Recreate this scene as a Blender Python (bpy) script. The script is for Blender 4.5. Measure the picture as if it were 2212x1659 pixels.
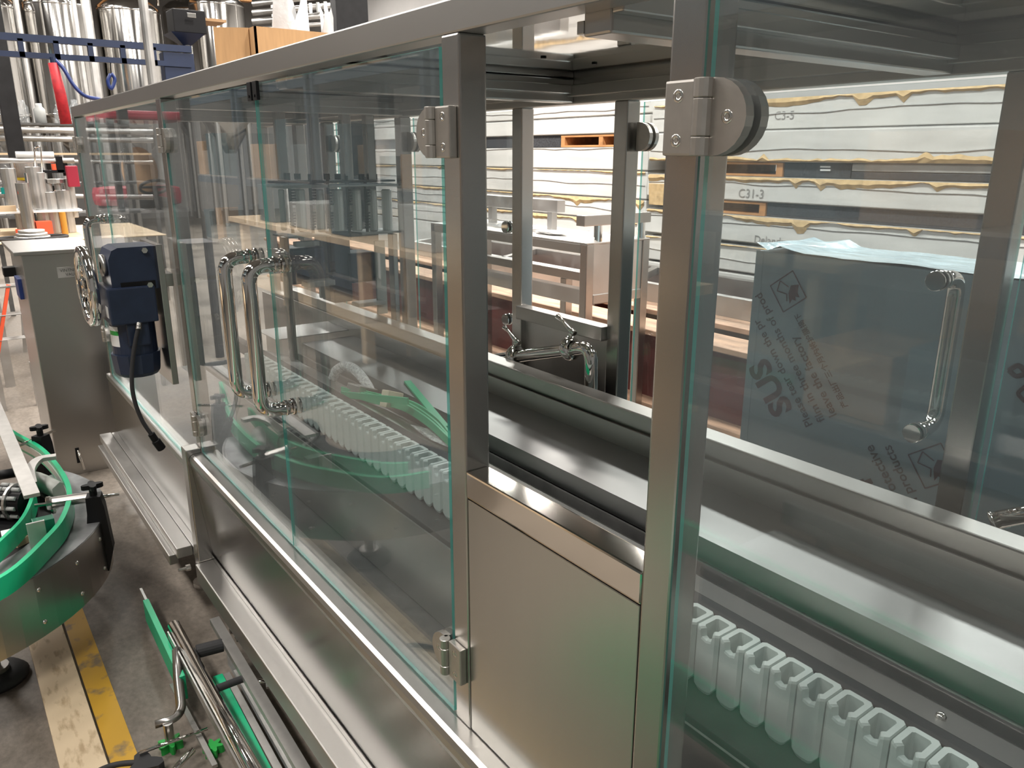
import bpy, bmesh, math, random
from mathutils import Vector, Matrix
for o in list(bpy.data.objects): bpy.data.objects.remove(o)
S = bpy.context.scene
COL = S.collection
random.seed(7)
PI = math.pi

# ------------------------------------------------------------------ camera
AX = ((0.59362763, 0.22784161, -0.77181244),      # world x, y, z in camera axes (right, down, forward)
      (0.80473923, -0.16687547, 0.56969057),
      (0.00100266, -0.95929181, -0.28241497))
FPX, IW, IH = 1690.0, 2212.0, 1659.0
CAM = Vector((0.0, -0.6, 1.62))
cd = bpy.data.cameras.new('camera')
cam = bpy.data.objects.new('camera', cd)
COL.objects.link(cam)
cd.sensor_width = 36.0
cd.lens = FPX / IW * 36.0
cd.clip_start = 0.02
cam.matrix_world = Matrix(((AX[0][0], -AX[0][1], -AX[0][2], CAM.x),
                           (AX[1][0], -AX[1][1], -AX[1][2], CAM.y),
                           (AX[2][0], -AX[2][1], -AX[2][2], CAM.z),
                           (0, 0, 0, 1)))
S.camera = cam

def P(px, py, x=None, y=None, z=None):
    """photo pixel -> world point on the plane x=, y= or z="""
    a, b, c = px - IW / 2, py - IH / 2, FPX
    r = Vector([AX[i][0] * a + AX[i][1] * b + AX[i][2] * c for i in range(3)])
    if x is not None: t = (x - CAM.x) / r.x
    elif y is not None: t = (y - CAM.y) / r.y
    else: t = (z - CAM.z) / r.z
    return CAM + r * t

# ------------------------------------------------------------------ world, lamps, exposure
S.view_settings.view_transform = 'Standard'
S.view_settings.look = 'None'
S.view_settings.gamma = 1.0
S.view_settings.use_curve_mapping = False
S.view_settings.exposure = 0.0
w = bpy.data.worlds.new('hall_air')
S.world = w
w.use_nodes = True
w.node_tree.nodes['Background'].inputs[0].default_value = (1.0, 0.96, 0.91, 1)
w.node_tree.nodes['Background'].inputs[1].default_value = 0.22

def area_lamp(x, y, z, sx, sy, power, col=(1.0, 0.95, 0.89), rot=(0, 0, 0)):
    l = bpy.data.lights.new('high_bay_lamp', 'AREA')
    l.shape = 'RECTANGLE'; l.size = sx; l.size_y = sy; l.energy = power; l.color = col
    o = bpy.data.objects.new('high_bay_lamp', l)
    o.location = (x, y, z); o.rotation_euler = rot
    COL.objects.link(o)
    return o
LAMPS = [(x, y) for y in (-2.6, 1.7, 6.4) for x in (-17.5, -13.5, -9.5, -5.6, -2.2, 1.6)]
for (x, y) in LAMPS:
    area_lamp(x, y, 5.55, 1.5, 0.5, 165 if y < 0 else 310)

# ------------------------------------------------------------------ mesh helpers
def V(*a): return Vector(a)

def box(bm, x0, x1, y0, y1, z0, z1, bev=0.0, M=None, mi=0):
    if x0 > x1: x0, x1 = x1, x0
    if y0 > y1: y0, y1 = y1, y0
    if z0 > z1: z0, z1 = z1, z0
    vs = [bm.verts.new((x, y, z)) for x in (x0, x1) for y in (y0, y1) for z in (z0, z1)]
    idx = ((0, 1, 3, 2), (4, 6, 7, 5), (0, 4, 5, 1), (2, 3, 7, 6), (0, 2, 6, 4), (1, 5, 7, 3))
    fs = [bm.faces.new([vs[i] for i in f]) for f in idx]
    for f in fs: f.material_index = mi
    if bev > 0:
        es = list({e for f in fs for e in f.edges})
        r = bmesh.ops.bevel(bm, geom=es, offset=bev, offset_type='OFFSET', segments=2, profile=0.6, affect='EDGES')
        vs = list({v for f in r['faces'] for v in f.verts} | {v for v in vs if v.is_valid})
    if M is not None:
        bmesh.ops.transform(bm, matrix=M, verts=[v for v in vs if v.is_valid])
    return vs

def frames(pts):
    pts = [Vector(p) for p in pts]
    T = []
    for i in range(len(pts)):
        a = pts[max(i - 1, 0)]; b = pts[min(i + 1, len(pts) - 1)]
        T.append((b - a).normalized())
    up = Vector((0, 0, 1)) if abs(T[0].z) < 0.9 else Vector((1, 0, 0))
    n = (up - T[0] * up.dot(T[0])).normalized()
    out = []
    for i, t in enumerate(T):
        n = (n - t * n.dot(t))
        n = n.normalized() if n.length > 1e-6 else t.orthogonal().normalized()
        out.append((pts[i], t, n, t.cross(n).normalized()))
    return out

def tube(bm, pts, r, seg=12, caps=True, rs=None):
    """round tube along a path"""
    rings = []
    for i, (p, t, n, b) in enumerate(frames(pts)):
        rr = rs[i] if rs else r
        rings.append([bm.verts.new(p + (n * math.cos(2 * PI * k / seg) + b * math.sin(2 * PI * k / seg)) * rr) for k in range(seg)])
    for i in range(len(rings) - 1):
        for k in range(seg):
            f = bm.faces.new((rings[i][k], rings[i][(k + 1) % seg], rings[i + 1][(k + 1) % seg], rings[i + 1][k])); f.smooth = True
    if caps:
        bm.faces.new(rings[0][::-1]); bm.faces.new(rings[-1])

def strip(bm, pts, sec):
    """sweep a closed 2-D section (u across horizontally, v up) along a path, section kept upright"""
    pts = [Vector(p) for p in pts]
    rings = []
    for i, p in enumerate(pts):
        a = pts[max(i - 1, 0)]; b = pts[min(i + 1, len(pts) - 1)]
        t = (b - a).normalized()
        s = Vector((t.y, -t.x, 0))
        s = s.normalized() if s.length > 1e-5 else Vector((1, 0, 0))
        upv = s.cross(t).normalized()
        if upv.z < 0: upv = -upv
        rings.append([bm.verts.new(p + s * u + upv * v) for u, v in sec])
    n = len(sec)
    for i in range(len(rings) - 1):
        for k in range(n):
            bm.faces.new((rings[i][k], rings[i + 1][k], rings[i + 1][(k + 1) % n], rings[i][(k + 1) % n]))
    bm.faces.new(rings[0]); bm.faces.new(rings[-1][::-1])

def rect(w_, h_, u0=0.0, v0=0.0):
    return [(u0 - w_ / 2, v0), (u0 + w_ / 2, v0), (u0 + w_ / 2, v0 + h_), (u0 - w_ / 2, v0 + h_)]

def lathe(bm, prof, seg=24, M=None, smooth=True, close=False):
    """revolve (r, h) profile about +z, then transform"""
    rings = []
    for r, h in prof:
        if r < 1e-6: rings.append([bm.verts.new((0, 0, h))])
        else: rings.append([bm.verts.new((r * math.cos(2 * PI * k / seg), r * math.sin(2 * PI * k / seg), h)) for k in range(seg)])
    allv = [v for q in rings for v in q]
    pairs = list(zip(rings, rings[1:])) + ([(rings[-1], rings[0])] if close else [])
    for a, b in pairs:
        for k in range(seg):
            q = [a[k % len(a)], a[(k + 1) % len(a)], b[(k + 1) % len(b)], b[k % len(b)]]
            u = []
            for v in q:
                if v not in u: u.append(v)
            if len(u) > 2:
                try: f = bm.faces.new(u); f.smooth = smooth
                except ValueError: pass
    if M is not None: bmesh.ops.transform(bm, matrix=M, verts=allv)
    return allv

def prism(bm, pts, h, M=None):
    """extrude a 2-D polygon (x, y) from z=0 to z=h"""
    a = [bm.verts.new((p[0], p[1], 0)) for p in pts]
    b = [bm.verts.new((p[0], p[1], h)) for p in pts]
    n = len(pts)
    bm.faces.new(a[::-1]); bm.faces.new(b)
    for k in range(n): bm.faces.new((a[k], a[(k + 1) % n], b[(k + 1) % n], b[k]))
    if M is not None: bmesh.ops.transform(bm, matrix=M, verts=a + b)

def along(p, d, up=(0, 0, 1)):
    """matrix: +z of the part runs along d, placed at p"""
    d = Vector(d).normalized()
    return Matrix.Translation(Vector(p)) @ d.to_track_quat('Z', 'Y').to_matrix().to_4x4()

def cyl(bm, p0, p1, r, seg=16, bev=0.0):
    p0 = Vector(p0); p1 = Vector(p1); L = (p1 - p0).length
    if bev: prof = [(0, 0), (r - bev, 0), (r, bev), (r, L - bev), (r - bev, L), (0, L)]
    else: prof = [(0, 0), (r, 0), (r, L), (0, L)]
    lathe(bm, prof, seg, along(p0, p1 - p0), smooth=False)

def smooth_path(pts, n=8):
    """Catmull-Rom"""
    pts = [Vector(p) for p in pts]
    q = [pts[0] * 2 - pts[1]] + pts + [pts[-1] * 2 - pts[-2]]
    out = []
    for i in range(1, len(q) - 2):
        for k in range(n):
            t = k / n
            a, b, c, d = q[i - 1], q[i], q[i + 1], q[i + 2]
            out.append(0.5 * ((2 * b) + (c - a) * t + (2 * a - 5 * b + 4 * c - d) * t * t + (3 * b - a - 3 * c + d) * t ** 3))
    out.append(pts[-1])
    return out

def rounded_path(pts, r, n=6):
    """polyline with rounded corners"""
    pts = [Vector(p) for p in pts]
    out = [pts[0]]
    for a, b, c in zip(pts, pts[1:], pts[2:]):
        u = (a - b).normalized(); v = (c - b).normalized()
        rr = min(r, (a - b).length * 0.49, (c - b).length * 0.49)
        s, e = b + u * rr, b + v * rr
        for k in range(n + 1):
            t = k / n
            out.append((1 - t) ** 2 * s + 2 * (1 - t) * t * b + t * t * e)
    out.append(pts[-1])
    return out

def link(name, me, parent=None):
    o = bpy.data.objects.new(name, me)
    COL.objects.link(o)
    if parent is not None:
        o.parent = parent
        o.matrix_parent_inverse = Matrix.Translation(-Vector(WLOC.get(parent.name, (0, 0, 0))))
        WLOC[o.name] = WLOC.get(parent.name, (0, 0, 0)) if False else (0, 0, 0)
    return o
WLOC = {}

def obj(name, bm, m, parent=None, auto=True):
    me = bpy.data.meshes.new(name)
    bmesh.ops.recalc_face_normals(bm, faces=bm.faces)
    bm.to_mesh(me); bm.free()
    for q in (m if isinstance(m, (list, tuple)) else [m]): me.materials.append(q)
    return link(name, me, parent)

def objs(name, b, m, parent=None, label=None):
    """one object for every loose piece of the mesh"""
    b.verts.ensure_lookup_table(); b.verts.index_update()
    seen = set(); out = []
    for v in b.verts:
        if v.index in seen: continue
        st = [v]; seen.add(v.index); comp = []
        while st:
            q = st.pop(); comp.append(q)
            for e in q.link_edges:
                o = e.other_vert(q)
                if o.index not in seen: seen.add(o.index); st.append(o)
        mp = {}; nb = N()
        for q in comp: mp[q.index] = nb.verts.new(q.co)
        for f in {f for q in comp for f in q.link_faces}:
            g = nb.faces.new([mp[q.index] for q in f.verts]); g.smooth = f.smooth
        out.append(obj(name, nb, m, parent))
    b.free()
    return out

def tag(o, label, cat, group=None):
    o['label'] = label; o['category'] = cat
    if group: o['group'] = group
    return o

def thing(name, label, cat, loc=(0, 0, 0), group=None):
    o = bpy.data.objects.new(name, None)
    COL.objects.link(o)
    o.empty_display_size = 0.05
    o.location = loc
    WLOC[o.name] = tuple(loc)
    return tag(o, label, cat, group)

def struct(name, bm, m, parent=None):
    o = obj(name, bm, m, parent)
    if parent is None: o['kind'] = 'structure'
    return o

def copy_tree(o, delta, label=None):
    """copy a thing with its parts; delta moves it in the world"""
    def rec(a, par):
        c = a.copy(); COL.objects.link(c)
        if par is not None: c.parent = par
        for ch in [k for k in bpy.data.objects if k.parent == a]: rec(ch, c)
        return c
    r = rec(o, None)
    r.location = Vector(o.location) + Vector(delta)
    if label: r['label'] = label
    return r

def N(): return bmesh.new()

# ------------------------------------------------------------------ materials
def mat(name, col, rough=0.5, metal=0.0, var=0.0, scale=20.0, stretch=(1, 1, 1), bump=0.0, rvar=0.0, spec=None, trans=0.0, col2=None, detail=4.0):
    m = bpy.data.materials.new(name); m.use_nodes = True
    nt = m.node_tree; b = nt.nodes['Principled BSDF']
    b.inputs['Base Color'].default_value = (*col, 1)
    b.inputs['Roughness'].default_value = rough
    b.inputs['Metallic'].default_value = metal
    if spec is not None: b.inputs['Specular IOR Level'].default_value = spec
    if trans: b.inputs['Transmission Weight'].default_value = trans
    if var or bump or rvar or col2:
        tc = nt.nodes.new('ShaderNodeTexCoord'); mp = nt.nodes.new('ShaderNodeMapping')
        mp.inputs['Scale'].default_value = stretch
        nz = nt.nodes.new('ShaderNodeTexNoise')
        nz.inputs['Scale'].default_value = scale; nz.inputs['Detail'].default_value = detail
        nt.links.new(tc.outputs['Object'], mp.inputs['Vector']); nt.links.new(mp.outputs['Vector'], nz.inputs['Vector'])
        if var or col2:
            rp = nt.nodes.new('ShaderNodeValToRGB')
            lo = tuple(max(0, c * (1 - var)) for c in col) if not col2 else col
            hi = tuple(min(1, c * (1 + var)) for c in col) if not col2 else col2
            rp.color_ramp.elements[0].position = 0.32; rp.color_ramp.elements[1].position = 0.68
            rp.color_ramp.elements[0].color = (*lo, 1); rp.color_ramp.elements[1].color = (*hi, 1)
            nt.links.new(nz.outputs['Fac'], rp.inputs['Fac']); nt.links.new(rp.outputs['Color'], b.inputs['Base Color'])
        if rvar:
            mr = nt.nodes.new('ShaderNodeMapRange')
            mr.inputs['From Min'].default_value = 0.3; mr.inputs['From Max'].default_value = 0.7
            mr.inputs['To Min'].default_value = max(0.02, rough - rvar); mr.inputs['To Max'].default_value = rough + rvar
            nt.links.new(nz.outputs['Fac'], mr.inputs['Value']); nt.links.new(mr.outputs['Result'], b.inputs['Roughness'])
        if bump:
            bp = nt.nodes.new('ShaderNodeBump'); bp.inputs['Strength'].default_value = bump; bp.inputs['Distance'].default_value = 0.01
            nt.links.new(nz.outputs['Fac'], bp.inputs['Height']); nt.links.new(bp.outputs['Normal'], b.inputs['Normal'])
    return m

def glass_mat(name, tint, refl=1.0, rough=0.0, haze=0.0, body=None):
    m = bpy.data.materials.new(name); m.use_nodes = True
    nt = m.node_tree; nt.nodes.clear()
    out = nt.nodes.new('ShaderNodeOutputMaterial')
    tr = nt.nodes.new('ShaderNodeBsdfTransparent'); tr.inputs['Color'].default_value = (*tint, 1)
    gl = nt.nodes.new('ShaderNodeBsdfGlossy'); gl.inputs['Roughness'].default_value = rough; gl.inputs['Color'].default_value = (refl, refl, refl, 1)
    lw = nt.nodes.new('ShaderNodeLayerWeight'); lw.inputs['Blend'].default_value = 0.5
    pw = nt.nodes.new('ShaderNodeMath'); pw.operation = 'POWER'; pw.inputs[1].default_value = 5.0
    ma = nt.nodes.new('ShaderNodeMath'); ma.operation = 'MULTIPLY_ADD'; ma.inputs[1].default_value = 0.96; ma.inputs[2].default_value = 0.043
    mx = nt.nodes.new('ShaderNodeMixShader')
    nt.links.new(lw.outputs['Facing'], pw.inputs[0]); nt.links.new(pw.outputs[0], ma.inputs[0])
    nt.links.new(ma.outputs[0], mx.inputs['Fac']); nt.links.new(tr.outputs['BSDF'], mx.inputs[1]); nt.links.new(gl.outputs['BSDF'], mx.inputs[2])
    last = mx
    if body:
        d0 = nt.nodes.new('ShaderNodeBsdfDiffuse'); d0.inputs['Color'].default_value = (*body, 1)
        m0 = nt.nodes.new('ShaderNodeMixShader'); m0.inputs['Fac'].default_value = 0.55
        nt.links.new(mx.outputs['Shader'], m0.inputs[1]); nt.links.new(d0.outputs['BSDF'], m0.inputs[2]); last = m0
    if haze:
        df = nt.nodes.new('ShaderNodeBsdfDiffuse'); df.inputs['Color'].default_value = (0.75, 0.8, 0.82, 1)
        nz = nt.nodes.new('ShaderNodeTexNoise'); nz.inputs['Scale'].default_value = 3.0; nz.inputs['Detail'].default_value = 6
        tc = nt.nodes.new('ShaderNodeTexCoord'); nt.links.new(tc.outputs['Object'], nz.inputs['Vector'])
        mr = nt.nodes.new('ShaderNodeMapRange'); mr.inputs['From Min'].default_value = 0.35; mr.inputs['From Max'].default_value = 0.75
        mr.inputs['To Min'].default_value = haze * 0.5; mr.inputs['To Max'].default_value = haze * 1.5
        nt.links.new(nz.outputs['Fac'], mr.inputs['Value'])
        m2 = nt.nodes.new('ShaderNodeMixShader')
        nt.links.new(mr.outputs['Result'], m2.inputs['Fac']); nt.links.new(mx.outputs['Shader'], m2.inputs[1]); nt.links.new(df.outputs['BSDF'], m2.inputs[2])
        last = m2
    nt.links.new(last.outputs['Shader'], out.inputs['Surface'])
    return m

M = {}
M['steel'] = mat('brushed_stainless', (0.50, 0.485, 0.465), 0.30, 1.0, var=0.02, scale=2.5)
M['steel_x'] = mat('brushed_stainless_lengthwise', (0.46, 0.448, 0.43), 0.36, 1.0, var=0.03, scale=3, stretch=(1, 3, 3))
M['steel_z'] = mat('brushed_stainless_upright', (0.46, 0.445, 0.425), 0.26, 1.0, var=0.03, scale=3, stretch=(3, 3, 1))
M['mirror'] = mat('polished_stainless_sheet', (0.60, 0.585, 0.56), 0.035, 1.0, scale=2.0, bump=0.06)
M['tray'] = mat('brushed_tray_sheet', (0.33, 0.33, 0.325), 0.42, 1.0, var=0.04, scale=6, rvar=0.05)
M['polish'] = mat('polished_rail', (0.60, 0.57, 0.53), 0.10, 1.0)
M['sheet'] = mat('brushed_access_sheet', (0.52, 0.51, 0.485), 0.27, 1.0, var=0.012, scale=90, stretch=(1, 1, 0.03))
M['skirt'] = mat('smooth_skirt_sheet', (0.37, 0.362, 0.35), 0.22, 1.0, var=0.03, scale=3)
M['satin'] = mat('satin_stainless', (0.54, 0.53, 0.515), 0.42, 1.0, var=0.05, scale=8, rvar=0.08)
M['hinge'] = mat('cast_satin_metal', (0.50, 0.475, 0.445), 0.42, 1.0, var=0.05, scale=60)
M['chrome'] = mat('chrome', (0.74, 0.72, 0.69), 0.06, 1.0)
M['bolt'] = mat('zinc_bolt', (0.7, 0.68, 0.64), 0.2, 1.0)
M['dark_steel'] = mat('dark_steel', (0.075, 0.073, 0.07), 0.6, 0.0, var=0.2, scale=20)  # dark metal parts; its dark colour also stands for shade inside the machine
M['alu'] = mat('aluminium_bar', (0.56, 0.55, 0.53), 0.45, 1.0, var=0.06, scale=30)
M['glass'] = glass_mat('tempered_glass', (0.855, 0.88, 0.885), 1.0, haze=0.035)
M['glass_edge'] = glass_mat('glass_edge_green', (0.42, 0.80, 0.74), 0.9, 0.1, haze=0.0, body=(0.16, 0.52, 0.47))
M['poly'] = glass_mat('clear_plastic', (0.93, 0.94, 0.95), 0.9, 0.08, haze=0.12)
M['black'] = mat('black_plastic', (0.007, 0.007, 0.008), 0.5, spec=0.2)
M['black_metal'] = mat('black_paint', (0.012, 0.012, 0.013), 0.5, var=0.2, scale=12, spec=0.25)
M['rubber'] = mat('black_rubber', (0.025, 0.025, 0.027), 0.7)
M['green'] = mat('green_plastic', (0.008, 0.40, 0.185), 0.35, var=0.06, scale=10)
M['green_dk'] = mat('dark_green_plastic', (0.006, 0.13, 0.07), 0.4)
M['knob_green'] = mat('green_knob', (0.02, 0.36, 0.06), 0.4)
M['pocket'] = mat('milky_plastic', (0.50, 0.575, 0.545), 0.42, var=0.05, scale=30)
M['navy'] = mat('navy_paint', (0.016, 0.027, 0.058), 0.42, var=0.1, scale=25)
M['blue'] = mat('crane_blue', (0.004, 0.013, 0.045), 0.5, var=0.1, scale=10)
M['hose_blue'] = mat('blue_hose', (0.008, 0.025, 0.13), 0.4)
M['red'] = mat('red_fabric', (0.42, 0.012, 0.02), 0.6, var=0.2, scale=40)
M['red_box'] = mat('red_case', (0.27, 0.010, 0.03), 0.5)
M['orange'] = mat('orange_plastic', (0.75, 0.10, 0.04), 0.45)
M['yellow'] = mat('yellow_band', (0.70, 0.50, 0.03), 0.5)
M['white'] = mat('white_paper', (0.78, 0.78, 0.77), 0.6)
M['grey_pl'] = mat('grey_plastic', (0.36, 0.37, 0.36), 0.5)
M['grey_tube'] = mat('pale_grey_sleeve', (0.72, 0.74, 0.72), 0.5)
M['pale_pl'] = mat('pale_grey_plastic', (0.42, 0.43, 0.40), 0.45)
M['tape'] = mat('cream_tape', (0.72, 0.62, 0.47), 0.5)
M['card'] = mat('cardboard', (0.48, 0.28, 0.13), 0.75, var=0.08, scale=80, stretch=(1, 1, 0.1))
M['card_in'] = mat('cardboard_edge', (0.30, 0.18, 0.09), 0.8)
M['ply'] = mat('pallet_wood', (0.50, 0.24, 0.09), 0.7, var=0.25, scale=25, stretch=(0.2, 1, 1))
M['timber'] = mat('pale_timber', (0.56, 0.42, 0.27), 0.7, var=0.15, scale=12, stretch=(1, 0.2, 1))
M['panel'] = mat('white_panel_skin', (0.70, 0.685, 0.655), 0.45, var=0.10, scale=7, stretch=(0.35, 1, 1.6), bump=0.05)
M['panel_edge'] = mat('panel_joint_grey', (0.40, 0.39, 0.375), 0.5, var=0.15, scale=10)
M['foam'] = mat('tan_foam', (0.60, 0.42, 0.215), 0.8, var=0.18, scale=25, bump=0.3)
M['spacer'] = mat('black_foam_spacer', (0.035, 0.037, 0.043), 0.8, var=0.5, scale=90)
M['redox'] = mat('red_oxide_steel', (0.115, 0.020, 0.017), 0.55, var=0.3, scale=5, bump=0.05)
M['rust'] = mat('worn_flange', (0.44, 0.27, 0.18), 0.6, var=0.35, scale=16, stretch=(0.25, 1, 1))
M['film'] = mat('blue_protective_film', (0.34, 0.445, 0.50), 0.45, var=0.05, scale=5, bump=0.05)
M['film_top'] = mat('crumpled_film_seam', (0.40, 0.50, 0.54), 0.2, var=0.25, scale=45, stretch=(0.2, 1, 1), bump=0.6)
M['ink_red'] = mat('dark_red_print', (0.085, 0.010, 0.02), 0.5)
M['ink'] = mat('faded_print', (0.045, 0.025, 0.035), 0.5)
M['ink_black'] = mat('black_print', (0.03, 0.03, 0.03), 0.5)
M['pencil'] = mat('pencil_marks', (0.28, 0.27, 0.26), 0.7)
M['plastic_bag'] = mat('white_plastic_bag', (0.80, 0.80, 0.80), 0.35, bump=0.4, scale=30)
M['wrap'] = mat('bubble_wrap', (0.62, 0.63, 0.62), 0.25, var=0.25, scale=120, bump=0.8)
M['paint_yellow'] = None
M['wall'] = mat('painted_block_wall', (0.34, 0.33, 0.32), 0.8, var=0.06, scale=3)
M['wall_white'] = mat('white_hall_wall', (0.42, 0.41, 0.40), 0.8, var=0.04, scale=2)
M['ceil'] = mat('grey_roof_deck', (0.16, 0.155, 0.15), 0.8, var=0.15, scale=2)
M['lampcase'] = mat('lamp_housing', (0.5, 0.5, 0.5), 0.5)
M['crate'] = mat('teal_crate_plastic', (0.035, 0.075, 0.09), 0.5)
M['rackteal'] = mat('rack_paint', (0.02, 0.045, 0.07), 0.5)
M['tank'] = mat('tank_stainless', (0.66, 0.645, 0.62), 0.13, 1.0, var=0.08, scale=5, stretch=(1, 1, 0.05), rvar=0.05)
M['brown'] = mat('brown_leatherette', (0.42, 0.26, 0.14), 0.5)
M['amber'] = glass_mat('amber_glass', (0.75, 0.5, 0.2), 1.0, 0.02, haze=0.2)

def floor_mat():
    m = mat('worn_concrete', (0.185, 0.16, 0.135), 0.5, var=0.25, scale=1.6, rvar=0.12, bump=0.03, detail=10)
    nt = m.node_tree; b = nt.nodes['Principled BSDF']
    src = b.inputs['Base Color'].links[0].from_socket
    n2 = nt.nodes.new('ShaderNodeTexNoise'); n2.inputs['Scale'].default_value = 42; n2.inputs['Detail'].default_value = 10; n2.inputs['Roughness'].default_value = 0.7
    mp = nt.nodes.new('ShaderNodeMapping'); mp.inputs['Scale'].default_value = (0.8, 1.0, 1)
    tc = nt.nodes.new('ShaderNodeTexCoord')
    nt.links.new(tc.outputs['Object'], mp.inputs['Vector']); nt.links.new(mp.outputs['Vector'], n2.inputs['Vector'])
    rp = nt.nodes.new('ShaderNodeValToRGB')
    rp.color_ramp.elements[0].position = 0.3; rp.color_ramp.elements[0].color = (0.62, 0.60, 0.58, 1)
    rp.color_ramp.elements[1].position = 0.7; rp.color_ramp.elements[1].color = (1.18, 1.17, 1.15, 1)
    nt.links.new(n2.outputs['Fac'], rp.inputs['Fac'])
    mx = nt.nodes.new('ShaderNodeMix'); mx.data_type = 'RGBA'; mx.blend_type = 'MULTIPLY'; mx.inputs[0].default_value = 1
    nt.links.new(src, mx.inputs[6]); nt.links.new(rp.outputs['Color'], mx.inputs[7]); nt.links.new(mx.outputs[2], b.inputs['Base Color'])
    return m
M['floor'] = floor_mat()

def worn(name, col, under, scale, lo, hi, stretch=(1, 1, 1), rough=0.5):
    """paint with worn patches showing what is under it"""
    m = bpy.data.materials.new(name); m.use_nodes = True
    nt = m.node_tree; b = nt.nodes['Principled BSDF']; b.inputs['Roughness'].default_value = rough
    tc = nt.nodes.new('ShaderNodeTexCoord'); mp = nt.nodes.new('ShaderNodeMapping'); mp.inputs['Scale'].default_value = stretch
    nz = nt.nodes.new('ShaderNodeTexNoise'); nz.inputs['Scale'].default_value = scale; nz.inputs['Detail'].default_value = 8
    rp = nt.nodes.new('ShaderNodeValToRGB')
    rp.color_ramp.elements[0].position = lo; rp.color_ramp.elements[0].color = (*under, 1)
    rp.color_ramp.elements[1].position = hi; rp.color_ramp.elements[1].color = (*col, 1)
    nt.links.new(tc.outputs['Object'], mp.inputs['Vector']); nt.links.new(mp.outputs['Vector'], nz.inputs['Vector'])
    nt.links.new(nz.outputs['Fac'], rp.inputs['Fac']); nt.links.new(rp.outputs['Color'], b.inputs['Base Color'])
    return m
M['paint_yellow'] = worn('worn_yellow_paint', (0.58, 0.33, 0.03), (0.22, 0.16, 0.09), 14, 0.34, 0.46)
M['osb'] = worn('pale_strand_board', (0.70, 0.555, 0.375), (0.47, 0.345, 0.21), 26, 0.33, 0.47, (0.55, 1.6, 1), 0.65)

# ================================================================== the hall
bm = N(); box(bm, -24, 6, -9, 9, -0.1, 0.0); struct('floor', bm, M['floor'])
bm = N(); box(bm, -24, 6, -9, 9, 6.2, 6.3); struct('ceiling', bm, M['ceil'])
bm = N(); box(bm, -24.1, -24, -9, 9, 0, 6.2); struct('wall_left', bm, M['wall'])
bm = N(); box(bm, -24, 6, 9, 9.1, 0, 6.2); struct('wall_back', bm, M['wall_white'])
bm = N(); box(bm, -24, 6, -9.1, -9, 0, 6.2); struct('wall_front', bm, M['wall'])
for (x, y) in LAMPS:
    t = thing('high_bay_light', 'flat white high bay light hanging under the grey roof deck', 'light', (x, y, 5.58), 'high bay lights in rows under the roof')
    bm = N(); box(bm, x - 0.8, x + 0.8, y - 0.3, y + 0.3, 5.58, 5.66, 0.01); obj('housing', bm, M['lampcase'], t)
    bm = N()
    tube(bm, [(x, y, 5.64), (x, y, 6.2)], 0.012, 6)
    obj('hanger', bm, M['lampcase'], t)
# painted floor line, broken by wear
bm = N()
a0, a1, b0, b1 = P(150, 1382, z=0.001), P(190, 1345, z=0.001), P(235, 1659, z=0.001), P(305, 1640, z=0.001)
box(bm, -3.6, -0.6, -0.437, -0.368, 0.0, 0.0015)
struct('trim_1', bm, M['paint_yellow'])
# ================================================================== filling machine enclosure
MAC = thing('filling_machine', 'long stainless steel filling machine with hinged glass doors and square tube frame', 'machine', (-1.8, 0.4, 0))
T = 0.044
XL, XR = -4.09, 0.42
ZT0, ZT1 = 1.772, 1.815

def part(name, m, *boxes, parent=MAC, bev=0.003, label=None):
    b = N()
    for q in boxes: box(b, *q, bev)
    o = obj(name, b, m, parent)
    if label: o['label'] = label
    return o

part('top_rail', M['steel_x'], (XL, XR, 0, T, ZT0, ZT1), label='brushed top rail running the whole length of the front')
part('post', M['steel_z'], (-0.975, -0.931, 0, T, 0.685, ZT0))
part('post', M['steel_z'], (-0.559, -0.516, 0, T, 0.685, ZT0))
part('post', M['steel_z'], (-2.565, -2.515, 0, T, 0.2, ZT0))
part('post_foot', M['steel_z'], (-2.575, -2.517, -0.048, 0.0, 0.2, 0.70))
part('post', M['steel_z'], (XL, XL + 0.04, 0, T, 0.2, ZT0))
part('post', M['steel_z'], (XR - T, XR, 0, T, 0.685, ZT0))
# sill under the doors with its rolled front edge
b = N()
prof = [(0.05, 0.685), (-0.026, 0.685), (-0.034, 0.681), (-0.039, 0.673), (-0.04, 0.66), (-0.036, 0.645), (0.05, 0.645)]
def extr(b, prof, x0, x1):
    a = [b.verts.new((x0, y, z)) for y, z in prof]; c = [b.verts.new((x1, y, z)) for y, z in prof]
    n = len(prof)
    b.faces.new(a); b.faces.new(c[::-1])
    for k in range(n): b.faces.new((a[k], c[k], c[(k + 1) % n], a[(k + 1) % n]))
extr(b, prof, -2.515, XR)
obj('door_sill', b, M['steel_x'], MAC)
b = N(); extr(b, [(-0.037, 0.655), (-0.034, 0.655), (0.004, 0.30), (0.001, 0.30)], -2.515, XR); extr(b, [(-0.004, 0.318), (-0.0055, 0.318), (-0.0055, 0.30), (-0.004, 0.30)], -2.515, XR)
obj('skirt_panel', b, M['skirt'], MAC)
part('base_tube', M['steel_x'], (-2.515, XR, -0.062, -0.002, 0.235, 0.30), bev=0.004)
for x in (-2.3, -1.1, 0.1):
    b = N(); cyl(b, (x, 0.1, 0.02), (x, 0.1, 0.24), 0.02, 12); cyl(b, (x, 0.1, 0), (x, 0.1, 0.02), 0.045, 16)
    obj('machine_foot', b, M['steel'], MAC)
    b = N(); cyl(b, (x, 0.75, 0.02), (x, 0.75, 0.24), 0.02, 12); cyl(b, (x, 0.75, 0), (x, 0.75, 0.02), 0.045, 16)
    obj('machine_foot', b, M['steel'], MAC)
part('base_tube', M['steel_x'], (-4.09, XR, 0.72, 0.78, 0.235, 0.30))
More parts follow.
